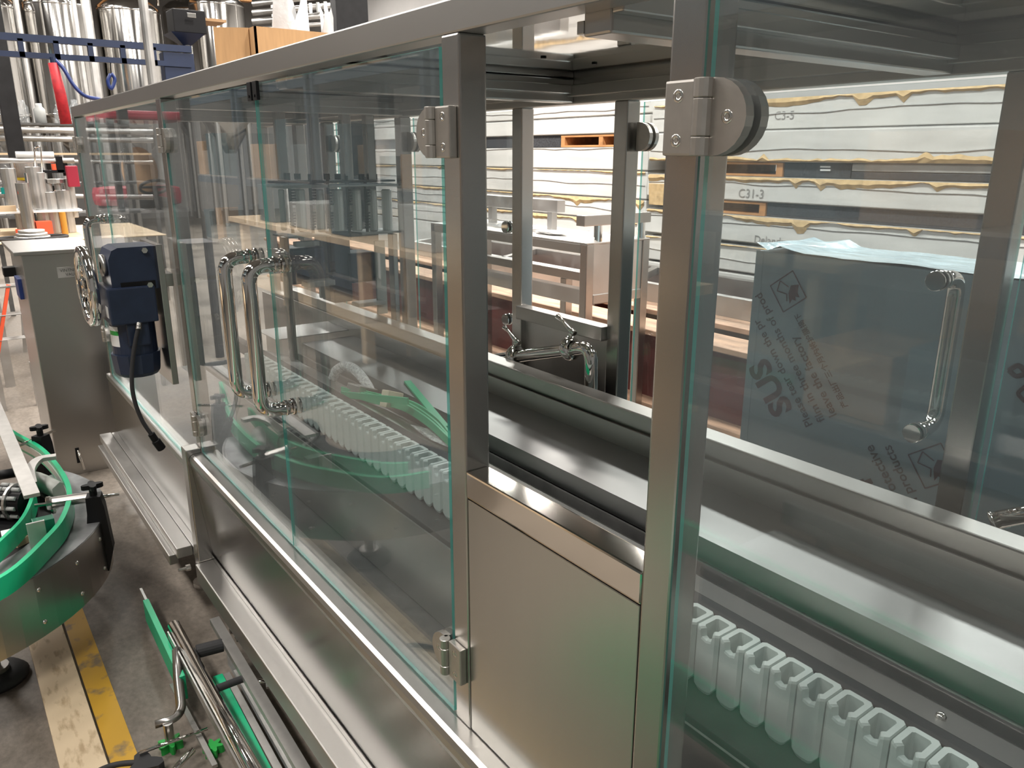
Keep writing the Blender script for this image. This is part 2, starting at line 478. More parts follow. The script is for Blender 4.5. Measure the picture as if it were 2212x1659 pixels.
part('base_plate', M['steel'], (-4.09, XR, 0.0, 0.78, 0.29, 0.296), bev=0)
# back skirt closes the base
part('back_skirt', M['steel_x'], (-4.09, XR, 0.775, 0.78, 0.296, 0.92), bev=0)
# far section: lower sill, sheet and stepped ledges
part('door_sill', M['steel_x'], (-4.13, -2.565, -0.012, 0.05, 0.565, 0.592), bev=0.006)
part('skirt_panel', M['skirt'], (-4.13, -2.565, -0.008, -0.004, 0.30, 0.567), bev=0)
b = N(); box(b, -4.1, -2.66, -0.085, -0.034, 0.262, 0.30, 0.003); box(b, -4.1, -2.60, -0.032, 0.0, 0.262, 0.297, 0.002)
obj('ledge', b, M['satin'], MAC)
part('ledge', M['steel_x'], (-4.05, -2.70, -0.105, -0.075, 0.225, 0.262))
for x in (-3.9, -2.9):
    b = N(); cyl(b, (x, 0.05, 0.02), (x, 0.05, 0.27), 0.02, 12); cyl(b, (x, 0.05, 0), (x, 0.05, 0.02), 0.045, 16)
    obj('machine_foot', b, M['steel'], MAC)
b = N(); cyl(b, (-2.6, -0.075, 0.25), (-2.6, -0.06, 0.25), 0.011, 6); cyl(b, (-2.6, -0.1, 0.25), (-2.6, -0.075, 0.25), 0.006, 8)
obj('bolt', b, M['bolt'], MAC)
# waist rail and fixed access panel between the two near posts
part('waist_rail', M['polish'], (-0.931, -0.559, 0.0, 0.042, 1.112, 1.155), label='polished waist rail above the brushed access panel')
part('access_panel', M['sheet'], (-0.929, -0.5615, 0.0015, 0.0055, 0.687, 1.1095), bev=0.0012, label='large brushed access panel between two posts')
part('panel_backing', M['dark_steel'], (-0.931, -0.559, 0.010, 0.014, 0.685, 1.112), bev=0)

# back side of the enclosure
YB0, YB1 = 0.82, 0.864
b = N(); box(b, XL, XR, YB0, YB1, 1.745, ZT1, 0.003); box(b, XL, XR, YB0 - 0.022, YB0, 1.762, 1.79, 0.002)
obj('top_rail', b, M['steel_x'], MAC)
for x0, x1 in ((-1.925, -1.878), (-1.498, -1.452), (-0.604, -0.556), (-2.64, -2.596), (-3.3, -3.256), (-3.62, -3.576), (XL, XL + T), (XR - T, XR)):
    part('post', M['steel_z'], (x0, x1, YB0, YB1, 0.92, 1.745))
part('waist_rail', M['steel_x'], (-1.878, -1.498, 0.80, 0.842, 1.138, 1.178))
part('back_panel', M['satin'], (-1.878, -1.498, 0.838, 0.842, 0.92, 1.138), bev=0)
part('bottom_rail', M['steel_x'], (XL, XR, YB0, YB1, 0.88, 0.92))
for x in (-1.70, -0.735, -2.62, -3.6, 0.2):
    b = N(); box(b, x, x + 0.046, T, YB0, 1.748, ZT1 - 0.009, 0.003); box(b, x + 0.046, x + 0.064, T, YB0 - 0.022, 1.768, 1.79, 0.002); box(b, x - 0.012, x, T, YB0 - 0.022, 1.752, 1.766, 0.001)
    obj('cross_beam', b, M['steel'], MAC)
part('cross_beam', M['steel'], (XL, XL + T, T, YB0, 1.772, ZT1 - 0.009))
b = N(); box(b, XL + 0.003, XR - 0.003, 0.02, YB1 - 0.005, ZT1 - 0.008, ZT1 - 0.004)
o = obj('roof_sheet', b, M['mirror'], MAC); o['label'] = 'polished steel roof sheet'
for a, c in ((1174, 125), (1284, 138)):
    p = P(a, c, z=ZT1 - 0.0095); b = N(); cyl(b, (p.x, p.y, ZT1 - 0.0105), (p.x, p.y, ZT1 - 0.008), 0.006, 12); obj('roof_plug', b, M['black'], MAC)

# ------------------------------------------------------------------ glass doors
def pane_box(b, x0, x1, y0, y1, z0, z1):
    vs = box(b, x0, x1, y0, y1, z0, z1)
    b.faces.ensure_lookup_table()
    for f in b.faces:
        n = f.calc_center_median()
        if abs(n.y - y0) > 1e-5 and abs(n.y - y1) > 1e-5: f.material_index = 1

def hinge(door, xe, zc, d, y=0.0, side=1):
    """xe: x of the glass edge; d=-1 glass on the far side, +1 glass on the near side; side=1 front, -1 back face"""
    b = N()
    q = -side
    h = 0.034
    f = lambda yy: y + q * yy
    box(b, xe - d * 0.006, xe - d * 0.043, f(0.0), f(0.013), zc - h, zc + h, 0.0025)
    for z0, z1 in ((zc - h, zc - 0.017), (zc - 0.0165, zc + 0.0165), (zc + 0.017, zc + h)):
        p0, p1 = (xe + d * 0.004, f(0.0125), z0), (xe + d * 0.004, f(0.0125), z1)
        cyl(b, p0, p1, 0.0095, 14, 0.001)
    # D shaped clamp on the glass
    pts = []
    for k in range(13):
        a = -PI / 2 + PI * k / 12
        pts.append((0.008 + 0.037 * math.cos(a), h * math.sin(a)))
    pts = [(0.0, -h)] + pts + [(0.0, h)]
    if d < 0: pts = [(-u, v) for u, v in pts][::-1]
    Mx = Matrix.Translation((xe + d * 0.006, f(-0.001), zc)) @ Matrix(((1, 0, 0, 0), (0, 0, q, 0), (0, 1, 0, 0), (0, 0, 0, 1)))
    prism(b, pts, 0.011, Mx)
    # rubber faced counter plate behind the glass
    Mx2 = Matrix.Translation((xe + d * 0.006, f(-0.022), zc)) @ Matrix(((1, 0, 0, 0), (0, 0, q, 0), (0, 1, 0, 0), (0, 0, 0, 1)))
    prism(b, pts, 0.011, Mx2)
    o = obj('hinge', b, M['hinge'], door)
    b = N()
    for px_, pz in ((xe - d * 0.026, zc + 0.02), (xe - d * 0.026, zc - 0.02), (xe + d * 0.03, zc)):
        yy = f(0.0128) if px_ != xe + d * 0.03 else f(0.0098)
        lathe(b, [(0.0022, -0.001), (0.0024, 0.0004), (0.0058, 0.0008), (0.0064, 0)], 14, along((px_, yy, pz), (0, q, 0)))
    objs('hinge_screw', b, M['bolt'], door)
    return o

def pull_handle(door, x, z0, z1, y, side=1, r=0.0155, out=0.075):
    q = -side
    b = N()
    pts = rounded_path([(x, y, z1), (x, y + q * out, z1), (x, y + q * out, z0), (x, y, z0)], 0.052, 9)
    tube(b, pts, r, 18)
    for z in (z0, z1):
        cyl(b, (x, y, z), (x, y + q * 0.007, z), r + 0.0035, 20, 0.0015)
        cyl(b, (x, y + q * 0.016, z), (x, y + q * 0.022, z), r + 0.002, 20, 0.001)
        cyl(b, (x, y - q * 0.009, z), (x, y - q * 0.0115 - q * 0.002, z), r + 0.003, 20, 0.001)
    return obj('pull_handle', b, M['chrome'], door)

def glass_door(x0, x1, z0, z1, y0, label=None, th=0.006):
    b = N(); pane_box(b, x0, x1, y0, y0 + th, z0, z1)
    o = obj('glass_door', b, [M['glass'], M['glass_edge']], MAC)
    if label: o['label'] = label
    return o
GY = 0.0
d1 = glass_door(-1.716, -0.981, 0.69, 1.759, GY, 'clear glass door hinged on the post beside the access panel')
hinge(d1, -0.981, 1.648, -1); hinge(d1, -0.981, 0.805, -1); pull_handle(d1, -1.637, 1.075, 1.394, GY)
d2 = glass_door(-2.505, -1.722, 0.69, 1.759, GY, 'clear glass door that closes against its twin with paired handles')
hinge(d2, -2.505, 1.655, 1); hinge(d2, -2.505, 0.785, 1); pull_handle(d2, -1.80, 1.075, 1.394, GY)
for dr, x in ((d2, -1.747), (d1, -1.713)):
    b = N(); box(b, x, x + 0.024, -0.007, 0.0, 1.726, 1.763, 0.001); cyl(b, (x + 0.012, -0.009, 1.735), (x + 0.012, -0.007, 1.735), 0.003, 8)
    obj('door_catch', b, M['black'], dr)
d3 = glass_door(-0.508, 0.26, 0.69, 1.759, GY, 'clear glass door to the right of the near post')
hinge(d3, -0.508, 1.652, 1); hinge(d3, -0.508, 0.79, 1)
d4 = glass_door(-3.562, -2.57, 0.597, 1.764, GY + 0.004, 'clear glass pane behind the navy gear motor')
d5 = glass_door(-4.045, -3.572, 0.597, 1.764, GY + 0.004, 'narrow clear glass door at the far end')
hinge(d5, -4.045, 1.655, 1, 0.004); hinge(d5, -4.045, 0.80, 1, 0.004); pull_handle(d5, -3.64, 1.05, 1.36, GY + 0.004)
# back doors
b1 = glass_door(-1.446, -0.61, 0.93, 1.742, YB1 + 0.004, 'back glass door with a long pull handle')
hinge(b1, -1.446, 1.66, 1, YB1, -1); pull_handle(b1, -0.685, 1.103, 1.398, YB1 + 0.012, -1)
b2 = glass_door(-0.55, 0.38, 0.93, 1.742, YB1 + 0.004)
b3 = glass_door(-2.59, -1.93, 0.93, 1.742, YB1 + 0.004)
hinge(b3, -2.59, 1.66, 1, YB1, -1); pull_handle(b3, P(1093, 495, y=YB1 + 0.004).x, 1.103, 1.398, YB1 + 0.012, -1)
b4 = glass_door(-3.25, -2.645, 0.93, 1.742, YB1 + 0.004)
hinge(b4, -3.25, 1.66, 1, YB1, -1)

# ------------------------------------------------------------------ conveyor trough inside
part('trough_beam', M['steel_x'], (-3.4, XR, 0.66, 0.718, 0.99, 1.04), bev=0.004, label='square beam along the back of the trough')
part('trough_beam_lip', M['steel_x'], (-3.4, XR, 0.648, 0.652, 0.945, 1.0), bev=0)
b = N()
extr(b, [(0.444, 0.905), (0.447, 0.905), (0.447, 0.947), (0.652, 0.947), (0.652, 0.95), (0.444, 0.95)], -2.72, XR)
o = obj('drip_tray', b, M['tray'], MAC); o['label'] = 'wide satin drip tray'
b = N(); extr(b, [(0.272, 0.956), (0.272, 0.953), (0.40, 0.902), (0.40, 0.905)], -2.72, XR)
o = obj('gutter', b, M['steel_x'], MAC); o['label'] = 'sloping steel gutter behind the bottle pockets'
part('trough_shade', M['dark_steel'], (-2.72, XR, 0.425, 0.43, 0.683, 0.912), bev=0)  # dark sheet standing in for the shadow gap under the tray lip
part('guide_bar', M['black'], (-2.9, XR, 0.238, 0.268, 0.93, 0.970), bev=0.003, label='black plastic chain guide')
part('guide_bar', M['green_dk'], (-0.45, XR, 0.231, 0.239, 0.94, 0.968), bev=0.001, label='dark green wear strip')
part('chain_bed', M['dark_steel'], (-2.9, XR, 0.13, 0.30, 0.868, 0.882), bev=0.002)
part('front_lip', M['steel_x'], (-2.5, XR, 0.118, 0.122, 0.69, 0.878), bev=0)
part('shade_shelf', M['dark_steel'], (-2.5, XR, 0.046, 0.775, 0.675, 0.683), bev=0)  # shelf coloured dark to paint the shade inside behind the sill
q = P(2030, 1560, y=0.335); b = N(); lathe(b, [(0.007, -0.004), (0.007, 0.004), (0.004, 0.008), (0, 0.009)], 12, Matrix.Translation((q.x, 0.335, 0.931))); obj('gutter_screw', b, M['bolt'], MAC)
part('shade_shelf', M['dark_steel'], (-4.08, -2.5, 0.051, 0.775, 0.575, 0.583), bev=0)  # dark sheet added to darken the far interior seen through the glass
for x in (-2.7, -1.72, -0.74, 0.2):
    part('trough_bracket', M['steel'], (x, x + 0.04, 0.66, 0.70, 0.683, 0.99))
    part('trough_bracket', M['steel'], (x, x + 0.05, 0.46, 0.47, 0.683, 0.945), bev=0)
b = N(); box(b, -2.95, -2.75, 0.36, 0.66, 0.965, 0.968); obj('transfer_plate', b, M['satin'], MAC)

# bottle pockets on the chain
def pocket_mesh():
    b = N()
    w2, d2, H = 0.0192, 0.023, 0.102
    c = 0.0045
    per = [(-w2 + c, -d2), (-0.0108, -d2), (-0.0085, -d2), (0.0, -d2), (0.0085, -d2), (0.0108, -d2), (w2 - c, -d2), (w2, -d2 + c), (w2, 0), (w2, d2 - c), (w2 - c, d2), (0, d2), (-w2 + c, d2), (-w2, d2 - c), (-w2, 0), (-w2, -d2 + c)]
    dip = {2: 0.0135, 3: 0.016, 4: 0.0135, 1: 0.002, 5: 0.002}
    zb = lambda x: 0.011 * (abs(x) / w2) ** 3
    n = len(per)
    o0 = [b.verts.new((x * 0.86, y * 0.9, zb(x))) for x, y in per]
    o1 = [b.verts.new((x, y, zb(x) + 0.006)) for x, y in per]
    o2 = [b.verts.new((x, y, H - 0.003 - dip.get(i, 0))) for i, (x, y) in enumerate(per)]
    o3 = [b.verts.new((x * 0.95, y * 0.95, H - dip.get(i, 0))) for i, (x, y) in enumerate(per)]
    i0 = [b.verts.new((x * 0.58, y * 0.62, H - dip.get(i, 0))) for i, (x, y) in enumerate(per)]
    i1 = [b.verts.new((x * 0.52, y * 0.56, 0.04)) for x, y in per]
    L = [o0, o1, o2, o3, i0, i1]
    for a, q in zip(L, L[1:]):
        for k in range(n): b.faces.new((a[k], a[(k + 1) % n], q[(k + 1) % n], q[k]))
    b.faces.new(o0[::-1]); b.faces.new(i1)
    me = bpy.data.meshes.new('pocket_body'); bmesh.ops.recalc_face_normals(b, faces=b.faces); b.to_mesh(me); b.free()
    me.materials.append(M['pocket'])
    b = N(); box(b, 0.0125, 0.026, 0.012, 0.019, 0.084, 0.093, 0.0015)
    m2 = bpy.data.meshes.new('link_pin'); bmesh.ops.recalc_face_normals(b, faces=b.faces); b.to_mesh(m2); b.free(); m2.materials.append(M['white'])
    return me, m2
PM, PM2 = pocket_mesh()
PITCH = 0.0402
x = -0.5985
xs = []
while x < -0.02: xs.append(x); x += PITCH
x = -0.5985 - PITCH
while x > -2.55:
    xs.append(x); x -= PITCH
for x in sorted(xs, reverse=True):
    e = tag(link('bottle_pocket', PM), 'milky white plastic bottle pocket hanging in the chain row inside the machine', 'bottle pocket', 'bottle pockets along the conveyor chain')
    e.location = (x, 0.2, 0.884)
    q = bpy.data.objects.new('link_pin', PM2); COL.objects.link(q); q.parent = e
# ================================================================== things inside the machine
# gripper station seen through the left glass door
X0 = -2.62
ST = thing('gripper_station', 'grey gripper station with four pale cylinders between dark plates behind glass', 'machine', (X0, 0.6, 0.76))
def yz(a, c, xx=X0):
    p = P(a, c, x=xx); return p.y, p.z
def ybox(b, a0, c0, a1, c1, x0, x1, bev=0.003):
    y0, z0 = yz(a0, c1); y1, z1 = yz(a1, c0)
    box(b, x0, x1, y0, y1, z0, z1, bev)
b = N(); ybox(b, 612, 398, 708, 408, X0 - 0.16, X0); ybox(b, 712, 397, 862, 405, X0 - 0.16, X0)
obj('top_plate', b, M['grey_pl'], ST)
b = N(); ybox(b, 612, 388, 860, 398, X0 - 0.15, X0 - 0.02); obj('gear_plate', b, M['dark_steel'], ST)
for a in (628, 660, 724, 748, 776, 800, 828):
    b = N(); y, z = yz(a, 389); cyl(b, (X0 - 0.07, y, z), (X0 - 0.07, y, z + 0.02), 0.012, 8); obj('cap_bolt', b, M['black_metal'], ST)
for a0, a1 in ((612, 632), (648, 676), (692, 716), (730, 758), (768, 796), (808, 830), (838, 862)):
    b = N(); y0, z1 = yz(a0, 410); y1, z0 = yz(a1, 500)
    cyl(b, (X0 - 0.05, (y0 + y1) / 2, z0), (X0 - 0.05, (y0 + y1) / 2, z1), (y1 - y0) / 2, 14, 0.004)
    obj('sleeve', b, M['grey_tube'], ST)
for a in (640, 684, 722, 763, 802):
    b = N()
    for k in range(14):
        y, z = yz(a, 413 + k * 6.2)
        if k in (6, 7): continue
        lathe(b, [(0, 0), (0.011, 0), (0.011, 0.006), (0, 0.006)], 8, Matrix.Translation((X0 - 0.03, y, z)), smooth=False)
    y, z = yz(a, 505); cyl(b, (X0 - 0.03, y, z), (X0 - 0.03, y, z + 0.2), 0.006, 8)
    obj('screw_spindle', b, M['dark_steel'], ST)
b = N(); ybox(b, 620, 506, 716, 516, X0 - 0.14, X0); ybox(b, 782, 498, 864, 508, X0 - 0.14, X0); obj('bottom_plate', b, M['grey_pl'], ST)
b = N(); ybox(b, 708, 506, 732, 600, X0 - 0.10, X0 - 0.085); ybox(b, 714, 600, 738, 652, X0 - 0.10, X0 - 0.085); y0, z0 = yz(820, 690); y1, z1 = yz(834, 520); box(b, X0 - 0.02, X0 - 0.01, y0, y1, 1.039, z1, 0.003)
obj('side_plate', b, M['pale_pl'], ST)
b = N(); ybox(b, 640, 535, 712, 620, X0 - 0.16, X0 - 0.04, 0.01); ybox(b, 768, 545, 820, 615, X0 - 0.14, X0 - 0.03, 0.008); ybox(b, 735, 500, 768, 660, X0 - 0.16, X0 - 0.05, 0.006)
obj('drive_block', b, M['navy'], ST)
b = N(); ybox(b, 662, 603, 722, 622, X0 - 0.05, X0 + 0.01, 0.004); ybox(b, 772, 648, 832, 664, X0 - 0.05, X0 + 0.01, 0.004); ybox(b, 640, 520, 690, 534, X0 - 0.03, X0)
obj('bracket', b, M['grey_pl'], ST)
b = N()
for a0, a1, c in ((848, 858, 508), (612, 624, 516)):
    ya, yb_ = yz(a0, c)[0], yz(a1, c)[0]
    zf_ = 0.682 if ya > 0.45 else 0.956 - (max(ya, 0.272) - 0.272) * 0.3984 - 0.004
    box(b, X0 - 0.04, X0, ya, yb_, zf_, yz(a0, c)[1] + 0.004, 0.002)
objs('column', b, M['steel_z'], ST)
for a, c0, c1 in ((628, 250, 392), (700, 250, 392), (768, 250, 392), (818, 250, 392)):
    y, z0 = yz(a, c1); y2, z1 = yz(a, c0)
    b = N(); box(b, X0 - 0.08, X0 - 0.045, y - 0.016, y + 0.016, z0, 1.8075, 0.003); obj('hanger_post', b, M['steel_z'], ST)

# coil of green guide strip resting in the gutter, taped, and loose strips
def gz(y): return 0.956 - (y - 0.272) * 0.3984
CO = thing('guide_strip_coil', 'coil of green plastic guide strip bound with cream tape in the gutter', 'guide strip', (-1.75, 0.38, gz(0.38)))
sec = rect(0.005, 0.022)
for k, (dz, dy) in enumerate(((0.0, 0.0), (0.004, 0.014), (0.01, 0.03), (0.0, 0.045))):
    b = N()
    pts = smooth_path([(-2.06 + 0.02 * k, 0.30 + dy, gz(0.30 + dy) + dz - 0.001), (-1.93, 0.345 + dy, gz(0.345 + dy) + 0.012 + dz), (-1.8, 0.36 + dy, gz(0.36 + dy) + 0.03 + dz), (-1.62, 0.335 + dy * 0.8, gz(0.335 + dy) + 0.03 + dz), (-1.48, 0.31 + dy * 0.4, gz(0.31 + dy) + 0.016 + dz), (-1.33, 0.29, gz(0.29) + dz * 0.5 - 0.001)], 8)
    strip(b, pts, sec); obj('strip', b, M['green'], CO)
b = N(); box(b, -0.012, 0.012, -0.034, 0.045, -0.006, 0.042, 0.003, Matrix.Translation((-1.88, 0.362, gz(0.362) + 0.022)) @ Matrix.Rotation(0.5, 4, 'Z') @ Matrix.Rotation(-0.379, 4, 'X')); obj('tape_band', b, M['tape'], CO)
b = N(); box(b, -0.03, 0.03, -0.033, 0.038, 0.0, 0.042, 0.004, Matrix.Translation((-2.02, 0.335, gz(0.335) - 0.001)) @ Matrix.Rotation(0.2, 4, 'Z') @ Matrix.Rotation(-0.379, 4, 'X')); obj('steel_clip', b, M['steel'], CO)
b = N(); strip(b, [P(962, 925, z=0.951), P(880, 826, z=0.951)], rect(0.02, 0.006))
tag(obj('guide_strip', b, M['green']), 'single green plastic strip lying flat on the drip tray behind the gutter', 'guide strip')
b = N(); strip(b, [(-2.0, 0.275, 0.953), (-1.72, 0.335, gz(0.335) + 0.062)], rect(0.006, 0.018))
tag(obj('guide_strip', b, M['green']), 'short green plastic strip poking up over the taped coil', 'guide strip')
# bubble wrap
xa, xb = P(722, 850, y=0.38).x, P(804, 850, y=0.394).x
b = N(); tube(b, smooth_path([(xa + (xb - xa) * t, 0.38 + 0.014 * t, gz(0.38 + 0.014 * t) + h) for t, h in ((0, 0.010), (0.1, 0.040), (0.3, 0.066), (0.5, 0.074), (0.7, 0.066), (0.9, 0.040), (1, 0.010))], 5), 0.016, 10)
tag(obj('bubble_wrap_roll', b, M['wrap']), 'twisted arch of white bubble wrap standing in the gutter', 'bubble wrap')
def blob(b, c, s, seed, n=2):
    r = random.Random(seed)
    v = bmesh.ops.create_icosphere(b, subdivisions=n, radius=1.0)['verts']
    for q in v:
        k = 0.75 + 0.5 * r.random()
        q.co = Vector((c[0] + q.co.x * s[0] * k, c[1] + q.co.y * s[1] * k, c[2] + q.co.z * s[2] * k))
b = N(); blob(b, (-1.60, 0.345, gz(0.345) + 0.009), (0.10, 0.034, 0.0085), 3)
bmesh.ops.rotate(b, cent=(-1.60, 0.345, gz(0.345) + 0.009), matrix=Matrix.Rotation(-0.379, 3, 'X'), verts=b.verts)
tag(obj('bubble_wrap', b, M['wrap']), 'crumpled white bubble wrap lying under the green strips', 'bubble wrap')
# product pipe with tri-clamps behind the beam
PI_ = thing('product_pipe', 'stainless product pipe with two clamps and an elbow in front of the back panel', 'pipe', (-1.6, 0.76, 0.95))
YP = 0.75
a, c, e = P(1060, 778, y=YP), P(1262, 748, y=YP), P(1286, 800, y=YP)
b = N(); tube(b, rounded_path([(-2.25, YP, a.z + (a.z - c.z) * 0.6), a, c + V(0.028, 0, 0.004), (e.x, YP, 0.682)], 0.045, 7), 0.0185, 16); obj('pipe', b, M['chrome'], PI_)
dirp = (c - a).normalized()
for t in (0.3, 0.87):
    q = a.lerp(c, t)
    b = N(); lathe(b, [(0.019, -0.012), (0.031, -0.010), (0.034, -0.004), (0.034, 0.004), (0.031, 0.010), (0.019, 0.012)], 20, along(q, dirp)); obj('clamp', b, M['chrome'], PI_)
    b = N(); tube(b, [q + V(0, 0, 0.03), q + V(0.0, 0, 0.05)], 0.006, 8); tube(b, [q + V(0.018, 0, 0.044), q + V(-0.004, 0, 0.052), q + V(-0.03, -0.004, 0.072), q + V(-0.05, -0.006, 0.082)], 0.006, 8, rs=[0.007, 0.007, 0.0045, 0.008]); obj('wing_nut', b, M['chrome'], PI_)
VA = thing('drain_valve', 'small chrome valve stub with a wing nut behind the glass door', 'valve', tuple(P(2150, 1130, y=0.76)))
q = P(2150, 1125, y=0.77)
b = N(); tube(b, [q, q + V(0.05, 0.02, 0.03), q + V(0.1, 0.03, 0.04)], 0.016, 14); lathe(b, [(0.009, 0), (0.018, 0), (0.018, 0.006), (0.009, 0.006)], 16, along(q, (-1, -0.4, -0.6))); obj('body', b, M['chrome'], VA)
b = N(); tube(b, [q + V(0.05, 0.02, 0.04), q + V(0.06, 0.02, 0.075), q + V(0.10, 0.02, 0.085)], 0.007, 8); obj('wing_nut', b, M['chrome'], VA)
b = N(); tube(b, [q + V(0.1, 0.03, 0.04), (q.x + 0.1, q.y + 0.03, 0.9)], 0.014, 10); obj('stem', b, M['chrome'], VA)
# ================================================================== in front of the machine
def star_knob(b, c, r, h, n=5, d=(0, 0, 1)):
    pts = []
    for k in range(n * 6):
        a = 2 * PI * k / (n * 6)
        rr = r * (0.74 + 0.26 * math.cos(a * n))
        pts.append((rr * math.cos(a), rr * math.sin(a)))
    prism(b, pts, h, along(c, d))

# gear motor on its plate, navy
X0 = -2.62
def yzm(a, c): p = P(a, c, x=X0); return p.y, p.z
MO = thing('gear_motor', 'navy blue gear motor hanging by its steel plate beside the glass', 'motor', (-2.7, -0.12, 0.93))
b = N()
y0, y1 = yzm(233, 560)[0], yzm(338, 560)[0]
zt, zb_ = yzm(300, 533)[1], yzm(300, 626)[1]
prof = [(y0, zb_), (y0, zt - 0.035), (y0 + 0.012, zt - 0.008), (y0 + 0.03, zt), (y1, zt), (y1, zb_)]
a_ = [b.verts.new((X0 - 0.15, y, z)) for y, z in prof]; c_ = [b.verts.new((X0 + 0.0, y, z)) for y, z in prof]
b.faces.new(a_); b.faces.new(c_[::-1])
for k in range(6): b.faces.new((a_[k], c_[k], c_[(k + 1) % 6], a_[(k + 1) % 6]))
obj('gearbox', b, M['navy'], MO)
b = N(); box(b, X0 - 0.001, X0 + 0.003, y0 + 0.025, y1 - 0.012, zb_ + 0.004, zb_ + 0.026, 0.001); obj('slot', b, M['black'], MO)
y2, z2 = yzm(228, 624); y3, z3 = yzm(342, 692)
b = N(); box(b, X0 - 0.16, X0 + 0.014, y2, y3, z3, z2, 0.005); obj('gear_housing', b, M['navy'], MO)
yc = (y2 + y3) / 2 + 0.004; zc2 = yzm(300, 768)[1]; zc3 = yzm(300, 818)[1]
b = N(); cyl(b, (X0 - 0.07, yc, zc2 - 0.01), (X0 - 0.07, yc, z3 + 0.002), 0.066, 28); obj('motor_body', b, M['navy'], MO)
b = N(); lathe(b, [(0, zc3), (0.058, zc3), (0.068, zc3 + 0.012), (0.074, zc2 - 0.004), (0.074, zc2), (0, zc2)], 12, Matrix.Translation((X0 - 0.07, yc, 0)), smooth=False); obj('end_cap', b, M['navy'], MO)
b = N(); box(b, X0 - 0.02, X0 + 0.003, yc - 0.03, yc + 0.035, zc2 + 0.03, z3, 0.006); obj('terminal_plate', b, M['navy'], MO)
b = N(); box(b, -2.80, -2.585, -0.045, -0.026, yzm(340, 960)[1] + 0.2, 1.352, 0.002); o = obj('mounting_plate', b, M['steel_z'], MO)
b = N(); box(b, -2.70, -2.60, -0.026, -0.001, 1.22, 1.26, 0.002); obj('mounting_bracket', b, M['steel'], MO)
for a, c in ((310, 540), (322, 614)):
    y, z = yzm(a, c); b = N(); cyl(b, (X0 - 0.002, y, z), (X0 + 0.016, y, z), 0.009, 6); obj('bolt', b, M['bolt'], MO)
y, z = yzm(236, 578)
b = N(); lathe(b, [(0.012, 0), (0.03, 0), (0.034, 0.006), (0.034, 0.016), (0.012, 0.016)], 20, along((X0 - 0.06, y + 0.002, z), (0, -1, 0))); obj('output_flange', b, M['steel'], MO)
b = N(); box(b, X0 - 0.045, X0 - 0.01, y2 - 0.0008, y2 + 0.001, z3 + 0.02, z3 + 0.055); o = obj('sticker', b, M['white'], MO)
for k, (z0, z1, m) in enumerate(((0.028, 0.064, 'white'), (0.064, 0.078, 'knob_green'), (0.078, 0.092, 'white'))):
    b = N()
    for q in range(6):
        a0, a1 = math.radians(-92 + q * 7), math.radians(-85 + q * 7)
        r = 0.0667
        vs = [b.verts.new((X0 - 0.07 + r * math.cos(a), yc + r * math.sin(a), zc2 + zz)) for a, zz in ((a0, z0), (a1, z0), (a1, z1), (a0, z1))]
        b.faces.new(vs)
    bmesh.ops.remove_doubles(b, verts=b.verts, dist=1e-5); obj('rating_label', b, M[m], MO)
pts = [P(a, c, x=X0 + 0.02) for a, c in ((300, 703), (293, 735), (287, 775), (285, 830), (292, 870), (308, 910), (328, 940))]
b = N(); tube(b, smooth_path(pts, 6), 0.0065, 10); cab_ = obj('cable', b, M['rubber'], MO)
b = N(); cyl(b, P(300, 698, x=X0 + 0.012), P(299, 712, x=X0 + 0.022), 0.009, 10); obj('cable_gland', b, M['bolt'], MO)
b = N(); cyl(b, P(326, 936, x=X0 + 0.02), P(337, 953, x=X0 + 0.02), 0.011, 12, 0.002); cyl(b, P(336, 951, x=X0 + 0.02), P(350, 970, x=X0 + 0.02), 0.014, 12, 0.002); obj('plug', b, M['black'], cab_)

# chrome hand wheel
WC = V(-2.76, -0.222, 1.218)
HW = thing('hand_wheel', 'chrome spoked hand wheel in front of the navy gear motor', 'hand wheel', tuple(WC))
b = N()
ring = []
for k in range(49): ring.append(WC + V(0.112 * math.cos(2 * PI * k / 48), 0, 0.112 * math.sin(2 * PI * k / 48)))
lathe(b, [(0.098, -0.012), (0.112, -0.016), (0.125, -0.012), (0.127, 0.0), (0.125, 0.012), (0.112, 0.016), (0.098, 0.012)], 40, along(WC, (0, -1, 0)), close=True)
obj('rim', b, M['chrome'], HW)
for k in range(3):
    a = PI / 2 + 2 * PI * k / 3
    b = N(); tube(b, [WC, WC + V(0.104 * math.cos(a), 0, 0.104 * math.sin(a))], 0.011, 8, rs=[0.015, 0.010]); obj('spoke', b, M['chrome'], HW)
b = N(); cyl(b, WC + V(0, -0.02, 0), WC + V(0, 0.02, 0), 0.027, 20, 0.003); obj('hub', b, M['chrome'], HW)
b = N(); cyl(b, WC + V(0, 0.018, 0), (WC.x, y2 + 0.004, WC.z), 0.013, 14); obj('shaft', b, M['bolt'], HW)

